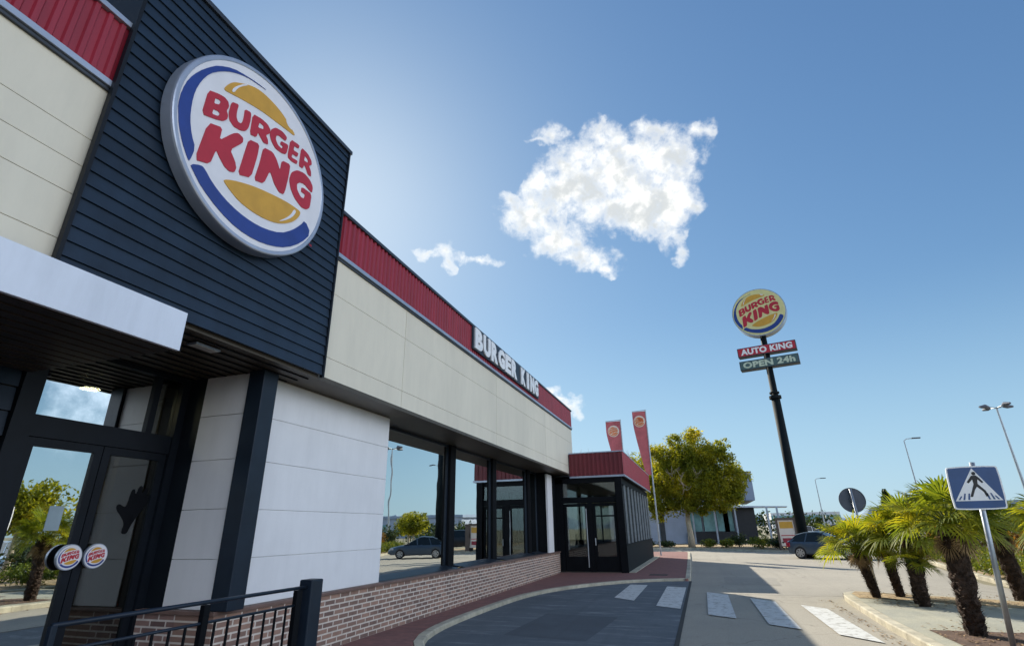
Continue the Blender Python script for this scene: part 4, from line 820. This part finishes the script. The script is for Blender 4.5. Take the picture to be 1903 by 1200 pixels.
# ------------------------------------------------------------------ cars
def loft(mb, secs, close=True):
    n = len(secs[0]); o = len(mb.v)
    for s_ in secs: mb.v += [tuple(p) for p in s_]
    fs = [(o+i*n+k, o+i*n+k+1, o+(i+1)*n+k+1, o+(i+1)*n+k) for i in range(len(secs)-1) for k in range(n-1)]
    if close: fs += [tuple(o+k for k in reversed(range(n))), tuple(o+(len(secs)-1)*n+k for k in range(n))]
    mb.f += fs; mb.m += [mb.mi]*len(fs)
def car(label, paint, L_=3.75, W2=.80, Hh=1.40, loc=(0,0,0), rz=0, suv=False, scale=1):
    t = thing('parked_car', label, 'car', (0,0,0), 'parked cars')
    # body lower: stations along x (rear=-L/2 .. front=+L/2): (x, halfwidth, z_sill, z_belt)
    h = L_/2; zb = Hh*.62; rw, fw = -h+.68, h-.78; wr = .30 if not suv else .35
    S_ = [(-h,.70,.42,.66),(-h+.05,.90,.30,.86),(-h+.22,.98,.24,zb),(rw-.38,1,.22,zb+.01),(rw-.32,1,.24,zb+.01),(rw-.22,1,.52,zb+.01),(rw,1,.64,zb),(rw+.22,1,.52,zb),(rw+.32,1,.24,zb),(rw+.38,1,.2,zb),(0,1,.2,zb-.01),(fw-.38,1,.2,zb-.03),(fw-.32,1,.24,zb-.04),(fw-.22,1,.52,zb-.05),(fw,1,.64,zb-.07),(fw+.22,.99,.52,zb-.11),(fw+.32,.97,.26,zb-.13),(h-.16,.90,.26,zb-.2),(h-.03,.80,.32,zb-.28),(h,.66,.42,.5)]
    mb = MB(); secs = []
    for (x, w, z0, z1) in S_:
        w *= W2; zm = z0+(z1-z0)*.45
        half = [(x,-w*.97,z0),(x,-w,zm),(x,-w*.985,zm+(z1-zm)*.6),(x,-w*.93,z1),(x,-w*.5,z1+.035),(x,0,z1+.045)]
        secs.append(half+[(p[0],-p[1],p[2]) for p in half[-2::-1]])
    loft(mb, secs); body = mb.build('body', M[paint] if isinstance(paint, str) else paint, t, smooth=True)
    m_ = body.modifiers.new('bevel', 'EDGE_SPLIT'); m_.split_angle = R_(50)
    # greenhouse glass
    G_ = [(-h+.10,zb+.01),(-h+.55,Hh*.90),(-h+.95,Hh*.975),(-h+1.6,Hh),(h-1.95,Hh*.965),(h-1.05,zb-.02)]
    mb = MB(); secs = []
    for (x, z1) in G_:
        f = (z1-zb)/(Hh-zb); w = W2*(.92-.16*max(0,f)); wb = W2*.92; secs.append([(x,-wb,zb-.03),(x,-w,max(z1-.04,zb-.02)),(x,0,max(z1,zb)),(x,w,max(z1-.04,zb-.02)),(x,wb,zb-.03)])
    loft(mb, secs); mb.build('windows', M['carglass'], t)
    # roof and pillars
    mb = MB(); secs = []
    for (x, z1) in G_[1:5]:
        f = (z1-zb)/(Hh-zb); w = W2*(.92-.16*f); secs.append([(x,-w-.004,z1-.055),(x,-w*.9,z1-.005),(x,0,z1+.018),(x,w*.9,z1-.005),(x,w+.004,z1-.055)])
    loft(mb, secs, False)
    for s_ in (-1, 1):
        for (xa, xb, zt, wd) in ((-h+.12,-h+.57,Hh*.90,.14),(-h+.95,-h+1.10,Hh*.96,.06),(-.05,.0,Hh*.97,.05),(h-1.08,h-1.95,Hh*.945,.05)):
            a0 = W2*.925; a1 = W2*.77
            mb.add([(xa,s_*(a0+.002),zb-.01),(xa+wd,s_*(a0+.002),zb-.01),(xb+wd,s_*(a1+.008),zt-.03),(xb,s_*(a1+.008),zt-.03)], [(0,1,2,3)])
    mb.build('roof', M[paint] if isinstance(paint, str) else paint, t, smooth=True)
    for x in (rw, fw):
        for s_ in (-1, 1):
            y = s_*(W2-.10); mb = MB(); mb.tube([(x,y-.1,wr),(x,y-.085,wr),(x,y+.085,wr),(x,y+.1,wr)], [wr*.9,wr,wr,wr*.9], 28); w_ = mb.build('wheel', M['rubber'], t)
            mb = MB(); yy = y+s_*.101; mb.tube([(x,yy-s_*.01,wr),(x,yy+s_*.004,wr)], wr*.30, 16)
            for k in range(7):
                a = k*.8976; c, s__ = math.cos(a), math.sin(a); r1, r2 = wr*.2, wr*.64
                mb.add([(x+c*r1-s__*.03,yy+s_*.003,wr+s__*r1+c*.03),(x+c*r1+s__*.03,yy+s_*.003,wr+s__*r1-c*.03),(x+c*r2+s__*.045,yy,wr+s__*r2-c*.045),(x+c*r2-s__*.045,yy,wr+s__*r2+c*.045)], [(0,1,2,3)])
            n = 28; mb.add([(x+math.cos(6.2832*i/n)*wr*q,yy+s_*.001,wr+math.sin(6.2832*i/n)*wr*q) for q in (.60,.70) for i in range(n)], [(i,(i+1)%n,(i+1)%n+n,i+n) for i in range(n)])
            mb.build('rim', M['rim'], w_)
    for s_ in (-1, 1):
        mb = MB(); mb.box(-h-.01,-h+.20,s_*W2*.70,s_*W2*.985,zb-.26,zb-.04) if s_ > 0 else mb.box(-h-.01,-h+.20,-W2*.985,-W2*.70,zb-.26,zb-.04); mb.build('tail_light', M['taillight'], t, bevel=.03)
        mb = MB(); mb.box(h-.36,h-.08,s_*W2*.60,s_*W2*.93,zb-.30,zb-.17) if s_ > 0 else mb.box(h-.36,h-.08,-W2*.93,-W2*.60,zb-.30,zb-.17); mb.build('headlight', M['headlight'], t, bevel=.03)
        mb = MB(); a, b_ = sorted((s_*(W2-.02), s_*(W2+.14))); mb.box(h-1.32,h-1.20,a,b_,zb,zb+.12); mb.build('mirror', M['plastic'], t, bevel=.03)
    mb = MB(); mb.box(-h-.015,-h+.05,-W2*.6,W2*.6,.28,.42); mb.box(h-.06,h+.012,-W2*.62,W2*.62,.30,.40); mb.box(-h+.7+.32,h-.78-.34,-W2-.006,-W2+.02,.20,.26); mb.box(-h+1.02,h-1.12,W2-.02,W2+.006,.20,.26); mb.build('bumper', M['plastic'], t)
    t.location = loc; t.rotation_euler = (0,0,rz); t.scale = (scale,)*3
    return t
CP = lambda n, c, **k: mat(n, c, .35, .2, .05, 1, coat=.25, **k)
car('slate blue hatchback parked beyond the pole sign behind the palms', CP('paint_slate', (.055,.085,.12)), 3.8, .80, 1.36, (5.85,32.2,.005), R_(-27), scale=.93)
car('black estate car standing on the cross street past the verge', CP('paint_black', (.012,.014,.02)), 4.4, .88, 1.62, (10.6,47.5,.005), R_(-25), True)
car('light blue car in the car park behind the verge', CP('paint_skyblue', (.25,.42,.55)), 4.0, .84, 1.45, (16.5,17.0,.01), R_(8))
car('white car in the car park behind the verge', CP('paint_white', (.7,.7,.7)), 4.1, .84, 1.45, (16.6,20.4,.01), R_(4))
car('silver car in the car park near the conifer', CP('paint_silver', (.42,.44,.46)), 4.1, .84, 1.45, (18,27,.01), R_(2))
car('dark red car in the car park', CP('paint_red', (.25,.02,.03)), 4.1, .84, 1.45, (17.2,23.8,.01), R_(5))

car('white hatchback far off beyond the menu board', CP('paint_offwhite', (.62,.62,.60)), 4.0, .84, 1.45, (11.5,72,.01), R_(15))
car('silver saloon far off between the pole sign and the round sign', CP('paint_grey', (.35,.36,.38)), 4.2, .84, 1.45, (16.5,74,.01), R_(10))
# ------------------------------------------------------------------ far things
t = thing('menu_board', 'brown framed drive-in menu board with pale pictures behind the parked hatchback', 'menu board', (5.2,40,.12))
mb = MB(); mb.box(4.50,4.62,39.9,40.15,.12,2.0); mb.box(5.55,5.95,39.9,40.4,.12,2.0); mb.box(4.50,5.95,39.88,40.2,1.90,2.04); mb.build('frame', M['menu'], t)
mb = MB(); mb.box(4.62,5.55,39.95,40.1,.35,1.9); pn = mb.build('panel', M['flag_white'], t)
MB().box(4.70,5.48,39.94,39.949,1.40,1.80).build('picture', M['sign_yellow'], pn); MB().box(4.70,5.48,39.94,39.949,.95,1.0).build('picture', M['sign_red'], pn); MB().box(4.75,5.45,39.94,39.949,.55,.82).build('picture', M['red_sheet'], pn)
t = thing('modern_building', 'low modern building with blue-grey upper storey, flat projecting canopy and teal windows behind the tree', 'building', (0,60,0))
box('upper_storey', M['far_blue'], t, -9, 5.3, 60, 72, 3.95, 6.6)
mb = MB()
for i in range(20): mb.box(-8.9+i*.7, -8.86+i*.7, 59.97, 59.999, 3.96, 6.58)
mb.box(-9.05,5.35,59.9,72.1,6.6,6.72); mb.build('panel_joint', M['trim_dark'], t)
mb = MB(); mb.box(-9,3.2,60.02,72,0,3.35); mb.build('wall', M['far_wall'], t)
box('dark_wall', M['far_dark'], t, 3.22, 5.0, 59.6, 72, .1, 3.22); box('base', M['far_dark'], t, -1.5, 3.2, 59.7, 60, .1, 1.05)
mb = MB(); mb.add([(-1,58,3.30),(8,59.5,3.22),(8.2,62,3.22),(-1,62,3.30),(-1,58,3.55),(8,59.5,3.30),(8.2,62,3.30),(-1,62,3.55)], [(0,3,2,1),(4,5,6,7),(0,1,5,4),(1,2,6,5),(2,3,7,6),(3,0,4,7)]); mb.build('canopy', M['trim'], t)
for x in (-.9,1.2,3.1,6.0,6.9): MB().box(x,x+.16,59.0,59.16,0,3.25).build('column', M['trim'], t)
for a in (-1.2,.1,1.4,2.0): 
    w_ = box('window', M['trim_dark'], t, a, a+(1.2 if a < 1.5 else 1.0), 59.93, 59.99, 1.07, 3.2); box('pane', M['far_glass'], w_, a+.06, a+(1.14 if a < 1.5 else .94), 59.91, 59.929, 1.12, 3.1)
box('door', M['trim_dark'], t, -4.2,-3.7, 59.92, 60, .1, 3.2)
def lamp(label, x, y, h, kind, r=.09):
    t = thing('street_lamp', label, 'street lamp', (x,y,0), 'street lamps on the horizon')
    MB().tube([(x,y,0),(x,y,h)], [r,r*.55], 10).build('mast', M['galv'], t)
    if kind == 1:
        MB().tube([(x,y,h),(x+.25,y,h+.18),(x+.9,y,h+.22)], .04, 6).build('arm', M['galv'], t)
        mb = MB(); mb.box(x+.7,x+1.5,y-.14,y+.14,h+.16,h+.28); mb.build('lamp_head', M['signback'], t, bevel=.04)
    else:
        for k in range(4):
            a = k*1.571+.3; c, s_ = math.cos(a), math.sin(a); MB().tube([(x,y,h-.1),(x+c*1.0,y+s_*1.0,h+.05)], .05, 6).build('arm', M['galv'], t)
            mb = MB(); mb.tube([(x+c*.8,y+s_*.8,h+.02),(x+c*1.2,y+s_*1.2,h+.10),(x+c*1.9,y+s_*1.9,h+.06)], [.1,.26,.12], 8); mb.build('lamp_head', M['signback'], t)
lamp('short single-arm lamp left of the round sign', 17.4, 95, 8.0, 1, .10)
lamp('single-arm lamp above the palms', 21.0, 65.5, 9.55, 1, .09)
lamp('tall high mast with four lamp heads at the right edge', 34.0, 75, 13.9, 4, .17)
t = thing('warehouse', 'long white warehouse far behind the palms at the right', 'building', (70,125,0))
box('wall', M['far_wall'], t, 44, 110, 125, 150, 0, 4.6); box('roof', M['far_blue'], t, 43.5, 110.5, 124.6, 150.5, 4.6, 5.2)
mb = MB()
for i in range(9): mb.box(46+i*6, 49.5+i*6, 124.9, 124.99, 1.0, 3.2)
mb.build('shutters', M['far_glass'], t)
t = thing('white_store', 'white low store with red strip far beyond the hatchback', 'building', (15,130,0))
box('wall', M['corten'], t, 14, 27, 130, 145, 0, 4.0); box('sign_strip', M['far_glass'], t, 14, 27, 129.8, 129.99, 2.6, 3.4)
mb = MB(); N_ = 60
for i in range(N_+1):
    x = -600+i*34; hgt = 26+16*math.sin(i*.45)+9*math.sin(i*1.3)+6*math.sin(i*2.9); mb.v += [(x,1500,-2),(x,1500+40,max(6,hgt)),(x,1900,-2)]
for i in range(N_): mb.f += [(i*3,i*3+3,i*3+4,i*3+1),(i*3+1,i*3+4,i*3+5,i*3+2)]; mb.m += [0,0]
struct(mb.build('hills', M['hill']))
mb = MB(); random.seed(5)
leaves(mb, [(9+i*5.5+random.uniform(-2,2), 105+random.uniform(-8,14)-abs(i-6)*1.5, 1.3, 3.6, 2.5, random.uniform(1.5,2.6)) for i in range(22)]+[(30+i*4.5+random.uniform(-1,1), 78+random.uniform(-5,5), 1.0, 2.8, 2.2, random.uniform(1.0,1.9)) for i in range(12)], 16000, .28)
struct(mb.build('distant_trees', M['leaf_dark']), 'stuff')

# ------------------------------------------------------------------ light, sky, camera
AZ, EL = R_(-40), R_(34)
sd = Vector((math.sin(AZ)*math.cos(EL), math.cos(AZ)*math.cos(EL), math.sin(EL)))
ld = bpy.data.lights.new('sun', 'SUN'); ld.energy = SUN_E; ld.angle = R_(.5); ld.color = (1, .93, .80)
lo = bpy.data.objects.new('sun', ld); COL.objects.link(lo); lo.rotation_euler = sd.to_track_quat('Z', 'Y').to_euler(); lo.location = (0,0,40)
w = bpy.data.worlds.new('World'); sc.world = w; w.use_nodes = True; T_ = w.node_tree; N = T_.nodes; K = T_.links; N.clear()
out = N.new('ShaderNodeOutputWorld'); bg = N.new('ShaderNodeBackground'); bg.inputs['Strength'].default_value = SKY_E; K.new(bg.outputs[0], out.inputs[0])
sky = N.new('ShaderNodeTexSky'); sky.sky_type = 'NISHITA'; sky.sun_disc = False; sky.sun_elevation = EL; sky.sun_rotation = AZ; sky.air_density = 1.0; sky.dust_density = SKY_DUST; sky.ozone_density = 1.6; sky.altitude = 400
tc = N.new('ShaderNodeTexCoord'); D = tc.outputs['Generated']
def vm(op, a, b=None, o=0):
    n = N.new('ShaderNodeVectorMath'); n.operation = op
    for i, v in enumerate((a, b)):
        if v is None: continue
        if hasattr(v, 'links'): K.new(v, n.inputs[i])
        else: n.inputs[i].default_value = v
    return n.outputs['Value'] if op in ('DOT_PRODUCT', 'LENGTH') else n.outputs['Vector']
def mt(op, a, b=0, c=0, clamp=False):
    n = N.new('ShaderNodeMath'); n.operation = op; n.use_clamp = clamp
    for i, v in enumerate((a, b, c)):
        if hasattr(v, 'links'): K.new(v, n.inputs[i])
        else: n.inputs[i].default_value = v
    return n.outputs[0]
def sm(x, a, b, lo_=0, hi=1):
    n = N.new('ShaderNodeMapRange'); n.interpolation_type = 'SMOOTHSTEP'; K.new(x, n.inputs['Value'])
    for s_, v in (('From Min', a), ('From Max', b), ('To Min', lo_), ('To Max', hi)): n.inputs[s_].default_value = v
    return n.outputs['Result']
# soft shoulder on the very bright glare round the sun
skyc0 = vm('MULTIPLY', sky.outputs[0], (.67,.96,1.30))
skyc = vm('DIVIDE', skyc0, vm('ADD', vm('MULTIPLY', skyc0, (SH,SH,SH)), (1,1,1)))
CFv, CRv, CUv = (-0.0857,0.8252,0.5583), (0.9771,0.1792,-0.1149), (0.1949,-0.5357,0.8216)
kf = vm('DOT_PRODUCT', D, CFv); inv = mt('DIVIDE', 1, mt('MAXIMUM', kf, .05))
cu = mt('MULTIPLY', vm('DOT_PRODUCT', D, CRv), inv); cv = mt('MULTIPLY', vm('DOT_PRODUCT', D, CUv), inv)
cb = N.new('ShaderNodeCombineXYZ'); K.new(cu, cb.inputs[0]); K.new(cv, cb.inputs[1]); P0 = cb.outputs[0]
def noise(v, s_, d=8, rg=.6, dist=0):
    n = N.new('ShaderNodeTexNoise'); n.inputs['Scale'].default_value = s_; n.inputs['Detail'].default_value = d; n.inputs['Roughness'].default_value = rg; n.inputs['Distortion'].default_value = dist; K.new(v, n.inputs['Vector']); return n
nw = noise(P0, 16, 3, .5); wv = vm('MULTIPLY', vm('SUBTRACT', nw.outputs['Color'], (.5,.5,.5)), (.075,.075,0))
nw2 = noise(P0, 55, 3, .5); wv2 = vm('MULTIPLY', vm('SUBTRACT', nw2.outputs['Color'], (.5,.5,.5)), (.018,.018,0))
PW = vm('ADD', vm('ADD', P0, wv), wv2)
BL = [(-0.144,-0.025,0.063,0.048),(-0.074,0.024,0.083,0.056),(0.017,0.049,0.098,0.057),(0.104,0.074,0.063,0.05),(-0.087,-0.074,0.062,0.049),(-0.031,-0.107,0.058,0.028),(-0.101,0.116,0.033,0.026),(-0.118,0.097,0.027,0.009),(-0.016,0.112,0.045,0.022),(0.083,0.122,0.063,0.021),(0.153,0.113,0.023,0.019),(0.059,-0.033,0.062,0.041),(0.119,-0.052,0.03,0.041),(0.137,-0.091,0.015,0.022),(0.151,-0.009,0.031,0.015),(0.005,-0.128,0.03,0.014),(-0.18,0.005,0.027,0.02),(-0.309,-0.101,0.037,0.021),(-0.354,-0.102,0.038,0.012),(-0.244,-0.111,0.049,0.011),(-0.306,-0.125,0.015,0.021),(-0.06,-0.405,0.037,0.023),(-0.097,-0.388,0.028,0.012),(-0.038,-0.422,0.017,0.016),(.05,0,.09,.055),(.11,.0,.055,.055),(-.03,-.02,.06,.035),(-.06,.075,.05,.03),(.02,.09,.07,.03),(-.13,.03,.03,.03)]
acc = None
for (a, b, c, d) in BL:
    q = vm('LENGTH', vm('MULTIPLY', vm('SUBTRACT', PW, (a,b,0)), (1/c,1/d,0)))
    m_ = mt('SUBTRACT', 1.15, q); wgt = mt('MULTIPLY', mt('MAXIMUM', m_, 0), min(1.0, .55+min(c,d)*9))
    w2 = mt('MULTIPLY', wgt, wgt); acc = w2 if acc is None else mt('ADD', acc, w2)
acc = mt('SQRT', acc)
nd = noise(P0, 26, 10, .62, .3).outputs['Fac']; nf = noise(P0, 80, 8, .65).outputs['Fac']
dens = mt('ADD', acc, mt('ADD', mt('MULTIPLY', mt('SUBTRACT', nd, .45), 1.9), mt('MULTIPLY', mt('SUBTRACT', nf, .5), .85)))
gate = sm(acc, .02, .22)
alpha = mt('MULTIPLY', sm(dens, .0, 1.25), gate); alpha = mt('MULTIPLY', alpha, mt('GREATER_THAN', kf, .3))
# self shading: thick parts turn soft grey, rims stay bright
ns = noise(vm('ADD', P0, (-.012,.006,0)), 20, 6, .55).outputs['Fac']
shade = mt('MULTIPLY', sm(dens, .45, 1.1), sm(ns, .40, .60))
cm = N.new('ShaderNodeMix'); cm.data_type = 'RGBA'; cm.inputs['A'].default_value = (CM, CM, CM*.97, 1); cm.inputs['B'].default_value = (CM*.60, CM*.63, CM*.64, 1); K.new(shade, cm.inputs['Factor'])
# unseen bright low cloud opposite the sun, added to light the shaded facade
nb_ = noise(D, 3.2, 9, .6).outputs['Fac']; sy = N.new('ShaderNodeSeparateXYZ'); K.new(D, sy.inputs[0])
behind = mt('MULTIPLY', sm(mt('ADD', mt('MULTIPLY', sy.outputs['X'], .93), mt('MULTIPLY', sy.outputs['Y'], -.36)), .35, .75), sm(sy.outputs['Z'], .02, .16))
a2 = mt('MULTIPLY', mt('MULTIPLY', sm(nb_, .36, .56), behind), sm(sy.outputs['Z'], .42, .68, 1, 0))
bc = N.new('ShaderNodeMix'); bc.data_type = 'RGBA'; K.new(a2, bc.inputs['Factor']); K.new(skyc, bc.inputs['A']); bc.inputs['B'].default_value = (CL_FILL*.86, CL_FILL*.93, CL_FILL*1.06, 1)
# thin high haze wisps
nw3 = noise(vm('MULTIPLY', D, (1,1,2.5)), 1.3, 4, .5, .3).outputs['Fac']
a3 = mt('MULTIPLY', sm(nw3, .48, .8), mt('MULTIPLY', sm(sy.outputs['Z'], .05, .3), .05))
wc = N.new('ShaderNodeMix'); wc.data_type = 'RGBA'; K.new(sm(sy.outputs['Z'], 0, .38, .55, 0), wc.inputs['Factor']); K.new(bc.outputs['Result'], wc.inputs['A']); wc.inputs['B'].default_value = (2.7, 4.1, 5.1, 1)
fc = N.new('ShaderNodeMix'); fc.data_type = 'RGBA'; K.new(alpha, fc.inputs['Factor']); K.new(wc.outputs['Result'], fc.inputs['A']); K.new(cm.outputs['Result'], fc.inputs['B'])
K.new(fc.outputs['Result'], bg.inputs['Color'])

yaw, pitch, roll, fpx = -0.32110360727, 0.37452083253, -0.01626358503, 974.48
cd = bpy.data.cameras.new('camera'); cam = bpy.data.objects.new('camera', cd); COL.objects.link(cam); sc.camera = cam
cd.sensor_width = 36; cd.sensor_fit = 'HORIZONTAL'; cd.lens = fpx/1903*36; cd.clip_start = .05; cd.clip_end = 8000
Bm = Matrix(((1,0,0),(0,0,-1),(0,1,0))); c_, s_ = math.cos(yaw), math.sin(yaw); Y_ = Matrix(((c_,-s_,0),(s_,c_,0),(0,0,1)))
c_, s_ = math.cos(pitch), math.sin(pitch); P_ = Matrix(((1,0,0),(0,c_,s_),(0,-s_,c_))); c_, s_ = math.cos(roll), math.sin(roll); Q_ = Matrix(((c_,-s_,0),(s_,c_,0),(0,0,1)))
Rm = Q_ @ Bm @ P_ @ Y_
cam.matrix_world = Matrix.Translation((0,0,1.6)) @ Matrix((Rm[0], -Rm[1], -Rm[2])).transposed().to_4x4()
sc.view_settings.view_transform = 'Standard'; sc.view_settings.look = 'None'; sc.view_settings.exposure = EXPO; sc.view_settings.gamma = 1
sc.cycles.use_denoising = True; sc.cycles.max_bounces = 8; sc.cycles.transparent_max_bounces = 12; sc.cycles.caustics_reflective = False; sc.cycles.caustics_refractive = False; sc.cycles.sample_clamp_indirect = 6
